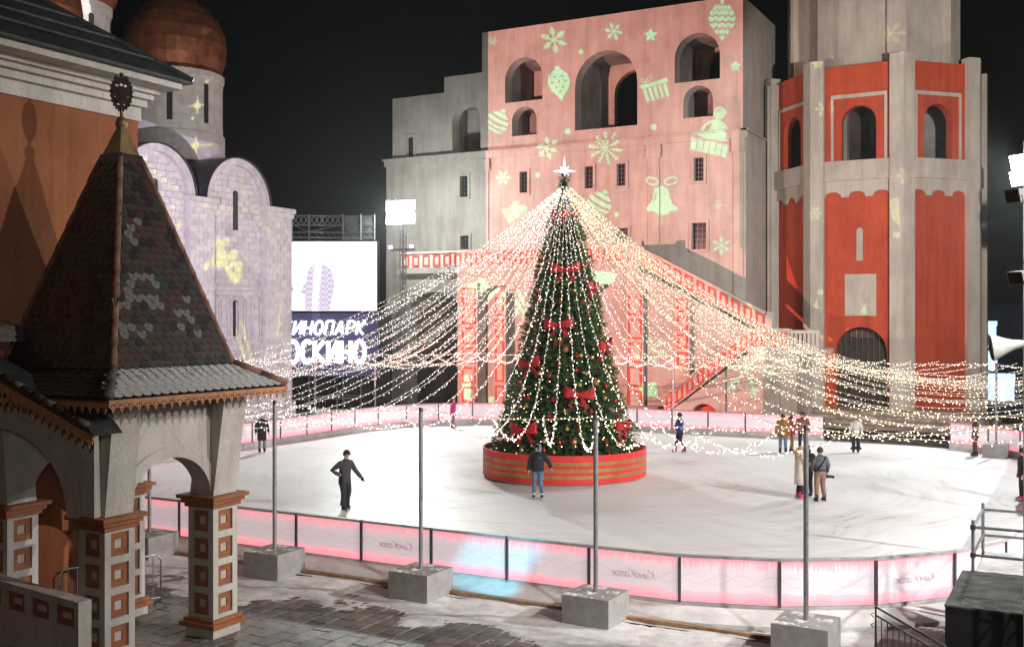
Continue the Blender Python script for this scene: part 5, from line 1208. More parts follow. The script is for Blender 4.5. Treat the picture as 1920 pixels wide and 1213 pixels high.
def gift(cx, cy, s_, ang):
    out = [([(cx-1.1*s_, cy-.55*s_), (cx+1.1*s_, cy-.55*s_), (cx+1.1*s_, cy-.25*s_), (cx-1.1*s_, cy-.25*s_)], [])]
    for k in range(5): x = -.95+k*.4; out.append(([(cx+x*s_, cy-.18*s_), (cx+(x+.26)*s_, cy-.18*s_), (cx+(x+.26)*s_, cy+.85*s_), (cx+x*s_, cy+.85*s_)], []))
    out += ring(cx-.75*s_, cy-.85*s_, .3*s_, .16*s_, .06*s_, 35)+ring(cx-.25*s_, cy-.88*s_, .3*s_, .16*s_, .06*s_, -35)
    return rot(out, cx, cy, ang)
def hat(cx, cy, s_, ang):
    out = [([(cx+a*s_, cy+b_*s_) for a, b_ in [(-.78, .1), (-.7, -.3), (-.4, -.65), (0, -.8), (.4, -.65), (.7, -.3), (.78, .1), (.3, .2), (-.3, .2)]], [[(cx+a*s_, cy+b_*s_) for a, b_ in [(-.6, -.05), (-.5, -.38), (-.25, -.56), (-.3, -.3), (-.42, -.02)]]])]
    for k in range(6): x = -.92+k*.31; out.append(([(cx+x*s_, cy+.3*s_), (cx+(x+.26)*s_, cy+.3*s_), (cx+(x+.26)*s_, cy+.92*s_), (cx+x*s_, cy+.92*s_)], []))
    out.append((circ(cx, cy-1.12*s_, .32*s_, 16), [[(cx-.2*s_, cy-1.15*s_), (cx-.02*s_, cy-1.36*s_), (cx+.02*s_, cy-1.3*s_), (cx-.15*s_, cy-1.12*s_)]]))
    return rot(out, cx, cy, ang)
def slide(P, aim, dist, name, label, sheets, motifs, mask_pts, gels, own=None):
    """sheets: [(name, gel, [3D corner points])]; motifs: [(gel, sheet index, [(outer3D, holes3D)])]"""
    P = V(P); d = (V(aim)-P).normalized(); r_ = d.cross(V((0, 0, 1))).normalized(); u_ = r_.cross(d)
    def pj(Q): e_ = V(Q)-P; t_ = dist/e_.dot(d); q = e_*t_; return (q.dot(r_), q.dot(u_))
    f = lambda a, b_, q: P+d*(dist+q)+r_*a+u_*b_
    t_ = thing(name, label, 'projector', P)
    allp = [pj(q) for _, _, pts in sheets for q in pts]
    x0, x1 = min(p[0] for p in allp), max(p[0] for p in allp); y0, y1 = min(p[1] for p in allp), max(p[1] for p in allp)
    NX = 1500; NY = int(NX*(y1-y0)/(x1-x0)); gx = x0+(np.arange(NX)+.5)*(x1-x0)/NX; gy = y0+(np.arange(NY)+.5)*(y1-y0)/NY
    grid = np.full((NY, NX), -1); names_ = []
    def pip(poly):
        P_ = np.array(poly); i0, i1 = np.searchsorted(gx, [P_[:, 0].min(), P_[:, 0].max()]); j0, j1 = np.searchsorted(gy, [P_[:, 1].min(), P_[:, 1].max()])
        X, Y2 = gx[None, i0:i1], gy[j0:j1, None]; ins = np.zeros((j1-j0, i1-i0), bool)
        for k in range(len(poly)):
            (ax0, ay0), (bx0, by0) = poly[k-1], poly[k]
            if ay0 == by0: continue
            ins ^= ((ay0 > Y2) != (by0 > Y2)) & (X < (bx0-ax0)*(Y2-ay0)/(by0-ay0)+ax0)
        return slice(j0, j1), slice(i0, i1), ins
    def gid(n_):
        if n_ not in names_: names_.append(n_)
        return names_.index(n_)
    for _, g_, pts in sheets: j, i, ins = pip([pj(q) for q in pts]); grid[j, i][ins] = gid(g_)
    for g_, si, shapes in motifs:
        for o, hs_ in shapes:
            j, i, ins = pip([pj(q) for q in o]); full = np.zeros_like(grid, bool); full[j, i] = ins
            for h in hs_: jj, ii, i2 = pip([pj(q) for q in h]); full[jj, ii] &= ~i2
            grid[full & (grid >= 0)] = gid(g_)
    isl = {}
    sx_, sy_ = (x1-x0)/NX, (y1-y0)/NY
    for j in range(NY):
        r0 = grid[j]; cut = np.flatnonzero(np.diff(r0))+1; st_ = [0, *cut.tolist(), NX]
        for a, b_ in zip(st_, st_[1:]):
            if r0[a] < 0: continue
            mb = isl.setdefault(names_[r0[a]], MB()); xa, xb, ya, yb = x0+a*sx_, x0+b_*sx_, y0+j*sy_, y0+(j+1)*sy_
            mb.add([f(xa, ya, 0.), f(xb, ya, 0.), f(xb, yb, 0.), f(xa, yb, 0.)], [(0, 1, 2, 3)])
    for g_, mb in isl.items(): tag(mb.build('glass_slide', gels[g_], t_), kind='stuff')
    R_ = dist*.95; MB().slab(rect(-R_, R_, -R_, R_), [[pj(q) for q in mask_pts]], f, .004, .02).build('mask', BLACK, t_)
    for (a0, a1, b0, b1) in ((-R_, -R_+.02, -R_, R_), (R_-.02, R_, -R_, R_), (-R_+.021, R_-.021, -R_, -R_+.02), (-R_+.021, R_-.021, R_-.02, R_)): MB().slab(rect(a0, a1, b0, b1), [], f, -dist-.3, .003).build('hood', BLACK, t_)
    MB().slab(rect(-R_, R_, -R_, R_), [], f, -dist-.5, -dist-.301).build('housing', BLACK, t_)
    return t_, f
# --- palace picture
def W(shape, v=VF-.1): return [([onV(x, y, v) for x, y in o], [[onV(x, y, v) for x, y in h] for h in hs_]) for o, hs_ in shape]
pm = []
G = lambda s_, si=0, v=VF-.1: pm.append(('green', si, W(s_, v)))
G(star5(1218, 67, 14)); G(star5(1377, 125, 12)); G(star5(1088, 98, 7)); G(dot(1063, 247, 6)); G(dot(1224, 239, 6)); G(dot(1010, 328, 5)); G(dot(1158, 402, 4.5))
G(flake(1037, 76, 26, a0=20)); G(flake(1149, 60, 18, a0=10)); G(flake(923, 78, 9, .06, a0=5)); G(flake(1028, 278, 22, a0=15)); G(flake(945, 333, 15, a0=0)); G(flake(1348, 384, 11, .05)); G(flake(1355, 461, 18, a0=30))
G(flake(1138, 278, 33, .03, ((.4, .10), (.58, .12), (.78, .14)), 10, 8))
G(sball(930, 231, 22, 28)); G(sball(1124, 384, 24, 30)); G(lantern(1047, 158, 21, 33, -8)); G(zigz(1352, 40, 26, 38)); G(gift(1227, 167, 24, -16)); G(hat(1338, 254, 38, 13)); G(bell(1243, 372, 31)); G(mitten(965, 398, 27, 62))
VGm = VG-.05
G(sball(960, 565, 24, 60), 0, VGm); G(rot([([(1110, 508), (1155, 512), (1150, 530), (1118, 535)], [])], 1130, 520, 0), 0, VGm); G(rot([([(880, 535), (905, 520), (922, 545), (900, 562)], [])], 900, 540, 0), 0, VGm)
G(flake(1222, 655, 30, .04, a0=20), 0, VGm); G(flake(1400, 690, 62, .03, a0=12), 0, VS-.05); G([([(870, 708), (882, 702), (888, 735), (884, 752), (874, 748)], [])], 0, VGm); G([([(900, 742), (912, 738), (914, 758), (905, 768)], [])], 0, VGm); G(dot(972, 642, 5), 0, VGm); G([([(1202, 720), (1228, 716), (1232, 745), (1208, 742)], [])], 0, VGm)
G(dot(1425, 620, 5), 0, VGm)
Gt = lambda s_: pm.append(('lime', 1, W(s_, VT-.3)))
Gt(flake(1545, 205, 16, .06)); Gt(flake(1700, 330, 18, .06)); Gt(star5(1535, 120, 12)); Gt([([(1668, 375), (1688, 370), (1690, 425), (1674, 410)], [])]); Gt(dot(1683, 440, 7)); Gt(flake(1530, 400, 14, .07)); Gt(bell(1613, 580, 9)); Gt(flake(1640, 70, 22, .07)); Gt(dot(1540, 548, 6)); Gt([([(1526, 575), (1534, 560), (1540, 600), (1528, 608)], [])])
e0, e1 = onV(905, 600, VF), onV(1394, 600, VF); e2 = onV(1935, 600, VF); e3 = onV(1590, 600, VF); e4 = onV(1460, 600, VF)
def wp(e, h): return V((e.x, VF, h))
GELS_M = {'pink': gel('gel_pink', (.62, .265, .225)), 'green': gel('gel_green', (.55, .93, .55)), 'pale': gel('gel_pale', (.13, .10, .085)), 'lime': gel('gel_lime', (.42, .50, .22))}
prm, _ = slide(PM, (-24, 62, 9), .6, 'picture_projector', 'black picture projector with a pink glass slide aimed at the palace', [('pink', 'pink', [wp(e0, -2), wp(e3, -2), wp(e3, 5.2), wp(e4, 7.0), wp(e1, 10.5), wp(e1, 27.5), wp(e0, 27.5)]), ('pale', 'pale', [wp(e3, -2), wp(e2, -2), wp(e2, 27.5), wp(e1, 27.5), wp(e1, 10.5), wp(e4, 7.0), wp(e3, 5.2)])], pm, [wp(e0, -1.5)+V((.03, 0, 0)), wp(e2, -1.5), wp(e2, 27.2), wp(e0, 27.2)+V((.03, 0, 0))], GELS_M)
def mastfor(P, aim, lab):
    d = (V(aim)-V(P)); d.z = 0; d.normalize(); x, y = P[0]-d.x*.55, P[1]-d.y*.55
    t_ = thing('lattice_mast', lab, 'mast', (x, y, 0)); truss(t_, x, y, 0, P[2]-.62, .26, .5); MB().box(x-.5, x+.5, y-.5, y+.5, 0, .25).build('ballast', BOXG, t_)
mastfor(PM, (-24, 62, 9), 'lattice mast carrying the projector that faces the palace')
# --- church picture
cm = []
def WC(shape, u=UC_+.05): return [([onU(x, y, u) for x, y in o], [[onU(x, y, u) for x, y in h] for h in hs_]) for o, hs_ in shape]
Y = lambda s_, u=UC_+.05: cm.append(('yellow', 0, WC(s_, u)))
def garland(pts, r=3.3, st=11):
    for a, b_ in zip(pts, pts[1:]):
        n = max(1, int(sqrt((a[0]-b_[0])**2+(a[1]-b_[1])**2)/st))
        for i in range(n): Y(dot(a[0]+(b_[0]-a[0])*i/n, a[1]+(b_[1]-a[1])*i/n, r))
garland([(272, 300), (290, 322), (318, 345), (342, 358)]); garland([(305, 395), (325, 388), (345, 377)]); garland([(388, 384), (405, 391), (430, 394), (460, 394), (488, 388)]); garland([(450, 328), (457, 352), (464, 380), (478, 398), (490, 420), (520, 438)])
Y(star4(335, 421, 13, 15)); Y(star4(419, 365, 5, 6)); Y(star4(474, 481, 4, 5))
Y(dot(413, 458, 10)+[([(405, 470), (420, 468), (430, 478), (424, 500), (408, 502), (396, 494)], []), ([(424, 482), (432, 470), (446, 468), (447, 478), (440, 488), (428, 490)], []), ([(420, 502), (434, 491), (452, 488), (455, 498), (452, 522), (441, 535), (430, 524)], [circ(437, 506, 5, 7)]), ([(385, 494), (396, 487), (396, 496), (388, 512), (386, 510)], []), ([(424, 447), (430, 446), (433, 453), (427, 459), (423, 456)], [])])
for k in range(7): Y([([(449+k*4, 600+k*16), (453+k*4, 602+k*16), (464+k*4, 626+k*17), (458+k*4, 622+k*17)], []), ([(446+k*4-6, 618+k*15), (448+k*4-4, 616+k*15), (451+k*4, 634+k*16), (448+k*4, 634+k*16)], [])])
for k in range(5): Y([([(515+k*2, 640-k*14), (519+k*2, 638-k*14), (524+k*2, 622-k*14), (519+k*2, 624-k*14)], [])], UC_+.4)
zd_ = z1-2.3
YD = lambda s_: cm.append(('yellow', 1, [([atZ(x, y, zd_) for x, y in o], []) for o, _ in s_]))
for (x, y, r) in ((369, 200, 21), (361, 223, 7), (385, 158, 11), (408, 172, 8), (401, 230, 7), (410, 208, 4), (409, 252, 9), (367, 274, 23), (392, 275, 11), (415, 293, 4)): YD(star4(x, y, r, r*.95))
for (x, y, r) in ((381, 66, 17), (391, 97, 9), (361, 126, 11), (408, 126, 5)): cm.append(('yellow', 1, [([atZ(x_, y_, zd_-.4) for x_, y_ in o], []) for o, _ in star4(x, y, r)]))
vA, vB = vU(205), vU(546)+1.0
def cp(v, h): return V((UC_, v, h))
hsp = 15.25
GELS_C = {'lav': gel('gel_lavender', (.40, .35, .49)), 'yellow': gel('gel_yellow', (.98, 1., .42)), 'grey': gel('gel_grey', (.13, .115, .12))}
slide(PC, (-44, 45, 9.5), .6, 'picture_projector', 'black picture projector with a lavender glass slide aimed at the church', [('lav', 'lav', [cp(vA, -2), cp(vB, -2), cp(vB, hsp), cp(vA, hsp)]), ('grey', 'grey', [cp(vA, hsp), cp(vB, hsp), cp(vB+2, 27), cp(vA-3, 27)])], cm, [cp(vA+.1, -1.5), cp(vB-.1, -1.5), cp(vB+1.8, 26.5), cp(vA-2.8, 26.5)], GELS_C)
mastfor(PC, (-44, 45, 9.5), 'lattice mast carrying the projector that faces the church')
# --- cyan snowflakes thrown on the ice
im = []
def WI(shape, h): return [([onH(x, y, h) for x, y in o], [[onH(x, y, h) for x, y in hh] for hh in hs_]) for o, hs_ in shape]
AIMI = (-16, 32, 0)
def petals(cx, cy, R, ry):
    out = []
    for k in range(7):
        a = 2*pi*k/7+.2; b_ = .30; pts = [(.48, -b_), (.72, -b_*.95), (.98, -.12), (.98, .12), (.72, b_*.95), (.48, b_)]
        out.append(([(cx+R*(s_*cos(a+w_)), cy+ry*(s_*sin(a+w_))) for s_, w_ in pts], []))
    return out
im.append(('cyan', 0, WI(petals(1716, 888, 86, 17), .05)))
im.append(('ice', 0, WI(petals(835, 812, 62, 10), .05)))
im.append(('deep', 0, WI([([(820, 1062), (870, 1056), (940, 1066), (968, 1085), (966, 1112), (940, 1122), (890, 1112), (835, 1095)], [])], .1)))
GELS_I = {'cyan': gel('gel_cyan', (.0, .13, .17)), 'ice': gel('gel_ice', (.06, .16, .2)), 'deep': gel('gel_deep', (.02, .15, .20)), 'block': BLACK}
cA = [onH(x, y, 0) for x, y in ((700, 790), (1900, 790), (1900, 1000), (700, 1190))]
P_ = V(PI_); d_ = (V(AIMI)-P_).normalized(); rr0 = d_.cross(V((0, 0, 1))).normalized(); uu0 = rr0.cross(d_)
sq = [P_+d_*.5+rr0*a+uu0*b_ for a, b_ in ((-.45, -.45), (.45, -.45), (.45, .45), (-.45, .45))]; sq2 = [P_+d_*.5+rr0*a+uu0*b_ for a, b_ in ((-.44, -.44), (.44, -.44), (.44, .44), (-.44, .44))]
slide(PI_, AIMI, .5, 'picture_projector', 'black picture projector throwing cyan snowflakes on the ice', [('block', 'block', sq)], im, sq2, GELS_I)
spot('picture_beam', PI_, AIMI, 90000, 88, (1, 1, 1), .1, .005)
mastfor(PI_, AIMI, 'lattice mast carrying the snowflake projector')
# ------------------------------------------------------------------ people
SKIN = M('skin', (.55, .33, .25), .55, .08, 6, 0)
def cloth(n_, c, r=.85, v=.18): return M('cloth_'+n_, c, r, v, 7, .25, 30)
def loft(mb, rings, n=14):
    """rings: (center, rx, ry, frame x, frame y)"""
    vs = []
    for c, rx, ry, ax_, ay_ in rings: vs += [c+ax_*(rx*cos(2*pi*j/n))+ay_*(ry*sin(2*pi*j/n)) for j in range(n)]
    k = len(rings); mb.add(vs, [(i*n+j, i*n+(j+1) % n, (i+1)*n+(j+1) % n, (i+1)*n+j) for i in range(k-1) for j in range(n)]+[tuple(range(n))[::-1], tuple(range((k-1)*n, k*n))])
X_, Y_, Z_ = V((1, 0, 0)), V((0, 1, 0)), V((0, 0, 1))
def person(px, py, face, H, label, coat, hem, pants, boots, hair=None, hat=None, hood=None, skin=SKIN, arms=None, legs=None, lean=0., flare=1., blade=True, glove=None, pw_=1., extra=None, bulk=1., headyaw=0., scarf=None, group=None, cat='person'):
    base = onH(px, py, .05); s = H/1.76
    t_ = thing('person', label, cat, base, group)
    yaw = atan2(face.y, face.x)-pi/2
    lf = .05 if blade else .0
    A = {'l': ((-.27, -.03, 1.13), (-.29, .06, .88)), 'r': ((.27, -.03, 1.13), (.29, .06, .88))}; A.update(arms or {})
    Lg = {'l': ((-.11, .03, .50), (-.12, -.02, .10)), 'r': ((.11, .03, .50), (.12, .02, .10))}; Lg.update(legs or {})
    def Q(p):
        p = V(p); p = V((p.x, p.y+lean*(max(0, p.z-.9)), p.z+lf)); return base+Matrix.Rotation(yaw, 3, 'Z') @ (p*s)
    def dirv(v): return Matrix.Rotation(yaw, 3, 'Z') @ V(v)
    vx, ex, rd = [], [], []
    def nd(p, r, par=None):
        vx.append(Q(p)); rd.append(r*s)
        if par is not None: ex.append((par, len(vx)-1))
        return len(vx)-1
    pel = nd((0, 0, .96), .135); ch_ = nd((0, 0, 1.25), .145, pel); nk = nd((0, .0, 1.47), .062, ch_); hd = nd((0, .015, 1.575), .082, nk); tp_ = nd((0, .01, 1.67), .080, hd)
    hx, hy = sin(headyaw), cos(headyaw)
    nd((-.078*hx*-1 if False else .085*hx, .085*hy+.012, 1.585), .020, hd)
    for sd, sg_ in (('l', -1), ('r', 1)):
        sh = nd((sg_*.165, 0, 1.40), .07, ch_); el = nd(A[sd][0], .046, sh); wr = nd(A[sd][1], .032, el)
        e_, w_ = V(A[sd][0]), V(A[sd][1]); d = (w_-e_).normalized(); side = d.cross(Y_).normalized() if abs(d.dot(Y_)) < .9 else X_; fw_ = side.cross(d)
        pm_ = nd(w_+d*.06, .030, wr)
        for k in range(4):
            o_ = fw_*(-.024+.016*k); f1 = nd(w_+d*.11+o_, .0095, pm_); nd(w_+d*(.155+(.012, .022, .018, 0)[k])+o_+side*sg_*.022, .0085, f1)
        th = nd(w_+d*.06+fw_*.045, .011, pm_); nd(w_+d*.10+fw_*.058, .0095, th)
        hp = nd((sg_*.095, 0, .90), .105, pel); kn = nd(Lg[sd][0], .06, hp); an_ = nd(Lg[sd][1], .042, kn); a_ = V(Lg[sd][1]); nd(a_+V((0, .13, -.055)), .036, an_)
    me = bpy.data.meshes.new('body'); me.from_pydata(vx, ex, []); o = bpy.data.objects.new('body', me); COL.objects.link(o)
    md = o.modifiers.new('skin', 'SKIN'); 
    if not me.skin_vertices: me.attributes
    bm = bmesh.new(); bm.from_mesh(me); ly = bm.verts.layers.skin.verify(); bm.verts.ensure_lookup_table()
    for i, v in enumerate(bm.verts): v[ly].radius = (rd[i], rd[i]); v[ly].use_root = (i == 0)
    bm.to_mesh(me); bm.free()
    sb = o.modifiers.new('sub', 'SUBSURF'); sb.levels = 1; sb.render_levels = 1
    dg = bpy.context.evaluated_depsgraph_get(); m2 = bpy.data.meshes.new_from_object(o.evaluated_get(dg)); o.modifiers.clear(); o.data = m2; m2.name = 'body'
    m2.materials.clear(); m2.materials.append(skin); m2.polygons.foreach_set('use_smooth', [True]*len(m2.polygons))
    o.parent = t_; o.matrix_parent_inverse = Matrix.Translation(-base)
    ax_, ay_ = dirv(X_), dirv(Y_)
    # trousers
    mb = MB()
    loft(mb, [(Q((0, 0, 1.02)), .16*s, .12*s, ax_, ay_), (Q((0, 0, .94)), .185*s, .135*s, ax_, ay_), (Q((0, 0, .84)), .18*s, .13*s, ax_, ay_), (Q((0, 0, .79)), .10*s, .08*s, ax_, ay_)])
    for sd, sg_ in (('l', -1), ('r', 1)):
        h_ = V((sg_*.095, 0, .92)); k_ = V(Lg[sd][0]); a_ = V(Lg[sd][1]); pts = [h_, h_.lerp(k_, .5), k_, k_.lerp(a_, .5), a_+V((0, 0, .02))]
        mb.tube([Q(p) for p in pts], [r*s*pw_ for r in (.105, .092, .075, .066, .060*flare)], 12)
    mb.build('trousers', pants, t_, True)
    # coat
    mb = MB(); b_ = bulk
    rings = []
    for z, rx, ry in ((hem, .20 if hem < .8 else .185, .155), (hem+(1.0-hem)*.5, .198, .15), (1.02, .19, .145), (1.18, .195, .15), (1.32, .205, .145), (1.41, .185, .115), (1.46, .10, .085), (1.50, .075, .075)): rings.append((Q((0, 0 if z > .9 else .005, z)), rx*s*b_, ry*s*b_, ax_, ay_))
    loft(mb, rings, 16); mb.build('coat', coat, t_, True)
    for sd, sg_ in (('l', -1), ('r', 1)):
        e_, w_ = V(A[sd][0]), V(A[sd][1]); sh = V((sg_*.165, 0, 1.39)); MB().tube([Q(p) for p in (sh-V((sg_*.04, 0, 0)), sh+V((sg_*.02, 0, -.02)), sh.lerp(e_, .5), e_, e_.lerp(w_, .5), w_)], [r*s*b_ for r in (.07, .085, .078, .068, .060, .052)], 12).build('sleeve', coat, t_, True)
        if glove: MB().ball(Q(w_+(w_-e_).normalized()*.07), .05*s, 10, 6, (1, 1, 1.3)).build('glove', glove, t_, True)
    if coat_fur := scarf: MB().tube([Q((.085*cos(a), .085*sin(a)+.01, 1.49)) for a in [2*pi*i/12 for i in range(13)]], .04*s, 8).build('scarf', coat_fur, t_, True)
    # head dress
    Hc_ = Q((0, .012, 1.625)); fy = dirv(V((sin(headyaw), cos(headyaw), 0))); fx = dirv(V((cos(headyaw), -sin(headyaw), 0)))
    def cap(r, lo_, mat, nm, front=.35, top=1.12):
        mb = MB(); n = 14; vs = []; R_ = r*s
        for i in range(8):
            ph_ = i/7*lo_
            for j in range(n):
                a = 2*pi*j/n; q = sin(ph_); fz = cos(ph_); fr_ = sin(a)   # fr_=1 is the front
                zz_ = fz*top
                pass
                vs.append(Hc_+fx*(R_*q*cos(a))+fy*(R_*q*sin(a)*1.08)+Z_*(R_*zz_))
        opn = {'hat': 1.45, 'hair': 1.0, 'hood': .85}[nm]
        mb.add(vs, [(i*n+j, i*n+(j+1) % n, (i+1)*n+(j+1) % n, (i+1)*n+j) for i in range(7) for j in range(n) if not (sin(2*pi*(j+.5)/n) > (.35 if nm != 'hood' else .5) and (i+.5)/7*lo_ > opn)]).build(nm, mat, t_, True)
    if hair: cap(.105, 2.1, hair[0], 'hair', .5)
    if hair and len(hair) > 1: MB().tube([Q((0, -.06, 1.62)), Q((0, -.11, 1.5)), Q((0, -.13, 1.5-hair[1]))], [.09*s, .085*s, .035*s], 10, sq=1.0).build('long_hair', hair[0], t_, True)
    if hat: cap(.112, 1.75, hat, 'hat', .35, 1.3)
    if hood: cap(.128, 2.4, hood, 'hood', .5, 1.12); MB().tube([Q((0, -.06, 1.54)), Q((0, -.08, 1.46))], [.11*s, .10*s], 12).build('hood_collar', hood, t_, True)
    for sg_ in (-1, 1): MB().ball(Hc_+fy*(.083*s)+fx*(sg_*.03*s)+Z_*(-.01*s), .011*s, 6, 4).build('eye', BLACK, t_)
    MB().ball(Hc_+fy*(.078*s)+Z_*(-.075*s), .02*s, 8, 4, (1.2, 1.2, .35)).build('mouth', M('lips', (.35, .12, .10), .5, .05), t_)
    # boots and blades
    for sd in 'lr':
        a_ = V(Lg[sd][1]); bm_ = boots if not isinstance(boots, tuple) else boots[0]
        mb = MB(); loft(mb, [(Q(a_+V((0, 0, .12))), .058*s, .062*s, ax_, ay_), (Q(a_+V((0, .0, .03))), .056*s, .066*s, ax_, ay_), (Q(a_+V((0, .045, -.03))), .054*s, .115*s, ax_, ay_), (Q(a_+V((0, .05, -.10+.01))), .05*s, .135*s, ax_, ay_)], 12)
        bt = mb.build('boot', bm_, t_, True)
        if isinstance(boots, tuple): MB().ball(Q(a_+V((0, .13, -.055))), .058*s, 10, 6, (1, 1, .8)).build('toe_cap', boots[1], bt, True)
        if blade:
            c0, c1 = Q(a_+V((0, -.09, -.125))), Q(a_+V((0, .19, -.125))); MB().bar(c0, c1, .006, .035).build('blade', STEEL, bt)
            for q in (-.05, .12): MB().bar(Q(a_+V((0, q, -.09))), Q(a_+V((0, q, -.12))), .012, .03).build('blade_post', STEEL, bt)
    if extra: extra(t_, Q, s, ax_, ay_)
    return t_
toCam = -camF
BLK = cloth('black', (.026, .026, .029)); CHAR = cloth('charcoal', (.05, .052, .06)); JEAN = cloth('denim', (.12, .19, .28)); GREYP = cloth('grey_trousers', (.25, .25, .26)); PINK = cloth('pink', (.75, .06, .28)); MUST = cloth('mustard', (.30, .15, .04)); CRIM = cloth('crimson', (.34, .03, .04)); BRWN = cloth('brown', (.26, .11, .07)); CREAM = cloth('cream', (.68, .62, .55), .8, .08); KHAKI = cloth('khaki', (.32, .20, .14)); SLATE = cloth('slate', (.13, .135, .14)); NAVY = cloth('navy', (.03, .05, .22)); TEAL = cloth('hood_blue', (.22, .32, .36)); WHTB = cloth('white_boot', (.65, .65, .65)); REDB = cloth('red_boot', (.55, .03, .06)); PNKB = cloth('pink_boot', (.85, .08, .30)); MAR = cloth('maroon', (.12, .03, .025))
HB = cloth('hair_brown', (.06, .035, .022), .5); HBL = cloth('hair_blonde', (.42, .25, .10), .5); HD = cloth('hair_dark', (.02, .015, .012), .5)
def bag(t_, Q, s, ax_, ay_): MB().ball(Q((.17, .12, .95)), .07*s, 10, 6, (1, 1, 1.5)).build('hip_bag', BLK, t_, True)
person(646, 956, (camR*.75-camF*.65), 1.84, 'person in a black beanie, black parka and wide black trousers skating alone', CHAR, .74, BLK, BLK, hat=BLK, arms={'l': ((-.29, .14, 1.12), (-.32, .38, .93)), 'r': ((.33, -.22, 1.15), (.21, .04, 1.02))}, legs={'l': ((-.12, .05, .50), (-.14, -.08, .10)), 'r': ((.12, .10, .51), (.15, .12, .10))}, lean=.12, flare=1.5, pw_=1.12, glove=BLK, extra=bag, bulk=1.02, headyaw=.15)
def logo(t_, Q, s, ax_, ay_): MB().bar(Q((-.05, .158, 1.31)), Q((-.11, .15, 1.315)), .012, .03, up=ay_).build('chest_logo', WHTB, t_)
person(1008, 934, (toCam-camR*.10), 1.78, 'person in a black jacket, blue grey hood and jeans skating in front of the planter', BLK, .86, JEAN, (WHTB, BLK), hair=(HB,), hood=TEAL, arms={'l': ((-.36, .0, 1.16), (-.46, .10, .96)), 'r': ((.27, -.02, 1.12), (.29, .04, .88))}, legs={'l': ((-.10, .07, .50), (-.15, .0, .10)), 'r': ((.11, .05, .50), (.12, .02, .10))}, headyaw=.5, extra=logo, bulk=1.12)
person(491, 848, (toCam+camR*.5), 1.72, 'person in a long black coat and pale leggings at the church side of the ice', BLK, .52, GREYP, BLK, hat=HD, bulk=1.08)
person(849, 803, (camR*.9+camF*.3), 1.62, 'person in a bright pink jacket with red skates by the far fence', PINK, .72, GREYP, REDB, hair=(HBL,), bulk=1.15, lean=.08)
def stripes(t_, Q, s, ax_, ay_):
    for z in (1.02, 1.14): mb = MB(); loft(mb, [(Q((0, 0, z)), .218*s, .172*s, ax_, ay_), (Q((0, 0, z+.035)), .218*s, .172*s, ax_, ay_)], 16); mb.build('reflective_stripe', WHTB, t_)
person(1275, 848, (-camR*.8-camF*.25), 1.74, 'person in a blue vest with pale stripes and red skates beyond the tree', NAVY, .84, BLK, REDB, hat=BLK, extra=stripes, arms={'l': ((-.24, .08, 1.14), (-.12, .24, 1.0)), 'r': ((.24, .08, 1.14), (.12, .24, 1.0))}, legs={'l': ((-.11, .03, .50), (-.12, -.18, .10)), 'r': ((.11, .10, .50), (.12, .18, .10))}, bulk=1.06)
person(1468, 851, (camF+camR*.2), 1.76, 'person in a mustard brown coat and jeans seen from behind in a group of three', MUST, .70, JEAN, BLK, hair=(HB,), bulk=1.15)
person(1484, 849, (camR*.9-camF*.2), 1.66, 'person in a crimson jacket in the middle of a group of three', CRIM, .78, MUST, BLK, hair=(HB, .15), bulk=1.05)
person(1505, 848, (toCam-camR*.3), 1.80, 'person in a brown jacket and black skirt with dark hair in a group of three', BRWN, .88, BLK, BLK, hair=(HD, .12), bulk=1.12)
person(1605, 849, (camF), 1.66, 'person in a white jacket and loose black trousers near the rink entrance', CREAM, .86, BLK, BLK, hair=(HB,), flare=2.2, pw_=1.25)
person(1829, 856, (-camR*.8+camF*.2), 1.72, 'person in dark maroon clothes leaning by the fence beside the rink entrance', MAR, .80, MAR, BLK, hat=HD)
person(1499, 935, (camR+camF*.1), 1.74, 'fair haired person in a long cream coat with pink skates', CREAM, .44, BLK, PNKB, hair=(HBL, .28), bulk=1.12, arms={'l': ((-.24, .08, 1.14), (-.10, .28, 1.10)), 'r': ((.24, .10, 1.14), (.12, .30, 1.12))}, lean=.05)
person(1514, 931, (toCam-camR*.8), 1.74, 'person in dark clothes standing face to face with the cream coated one', BLK, .75, BLK, BLK, hair=(HD, .1), bulk=1.0)
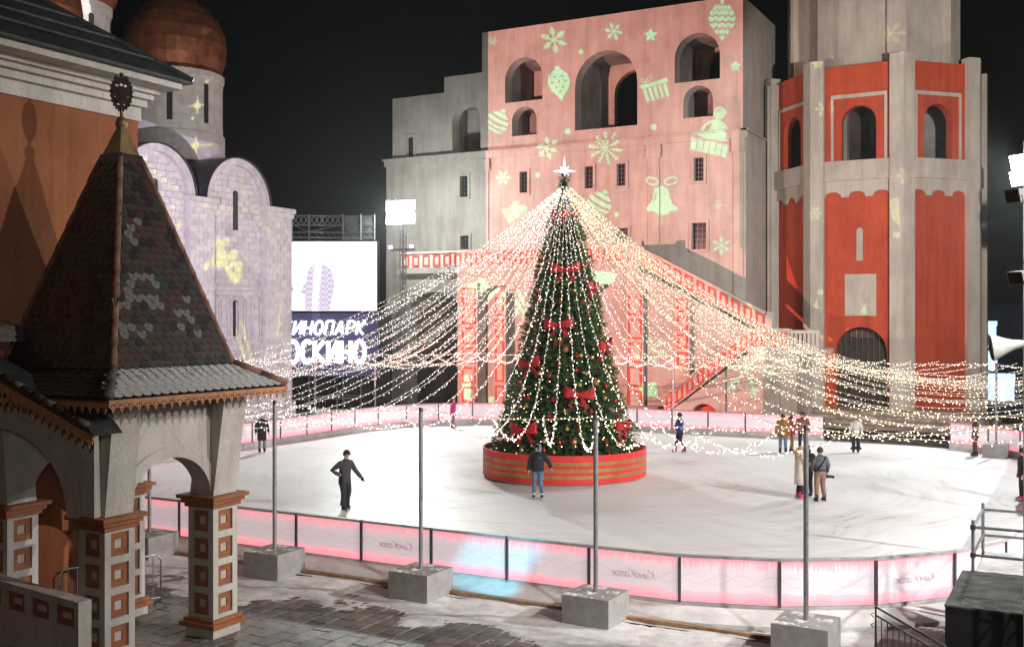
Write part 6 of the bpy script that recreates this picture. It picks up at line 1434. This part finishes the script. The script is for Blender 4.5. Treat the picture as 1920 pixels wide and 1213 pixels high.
def camera_gear(t_, Q, s, ax_, ay_):
    MB().tube([Q((.12, -.135, 1.42)), Q((-.02, -.172, 1.22)), Q((-.2, -.12, 1.0)), Q((-.23, .0, .98))], .022*s, 6).build('camera_strap', BLK, t_)
    mb = MB(); loft(mb, [(Q((0, 0, .99)), .21*s, .165*s, ax_, ay_), (Q((0, 0, 1.03)), .21*s, .165*s, ax_, ay_)], 16); mb.build('belt', BLK, t_)
t12 = person(1538, 939, (camF-camR*.25), 1.80, 'person in a grey vest and khaki trousers holding a camera beside the cream coated one', SLATE, .96, KHAKI, BLK, hair=(HB,), blade=False, extra=camera_gear, arms={'r': ((.28, -.02, 1.14), (.31, .10, .92)), 'l': ((-.25, .05, 1.14), (-.15, .22, 1.02))}, legs={'l': ((-.11, .03, .50), (-.13, .0, .10)), 'r': ((.12, .05, .50), (.17, .04, .10))}, pw_=1.06)
cp_ = atZ(1550, 893, 35.2); cmr = thing('camera_body', 'black camera with a long lens held at the hip', 'camera', cp_)
MB().hexa([cp_+camR*a+camF*b_+V((0, 0, c)) for c in (-.05, .06) for b_ in (-.04, .04) for a in (-.08, .05)]).build('body', BLK, cmr)
MB().tube([cp_+camR*.05, cp_+camR*.12, cp_+camR*.24+V((0, 0, -.02))], [.04, .045, .05], 12).build('lens', BLK, cmr, True)
person(1918, 940, (-camR+camF*.2), 1.72, 'person in black with a pink and white skate at the tower end of the ice', BLK, .75, BLK, (PNKB, WHTB), hat=BLK, bulk=1.12)
# ------------------------------------------------------------------ thin haze, added to give the lamps a glow in place of lens bloom
hzm = bpy.data.materials.new('night_haze'); hzm.use_nodes = True; t = hzm.node_tree; t.nodes.clear()
ho = t.nodes.new('ShaderNodeOutputMaterial'); hv = t.nodes.new('ShaderNodeVolumePrincipled'); hv.inputs['Density'].default_value = HAZE_D; hv.inputs['Color'].default_value = (.9, .93, .95, 1); hv.inputs['Anisotropy'].default_value = .55
t.links.new(hv.outputs[0], ho.inputs['Volume'])
tag(MB().box(-420, 420, -420, 920, -1.1, 42).build('haze', hzm), kind='stuff')
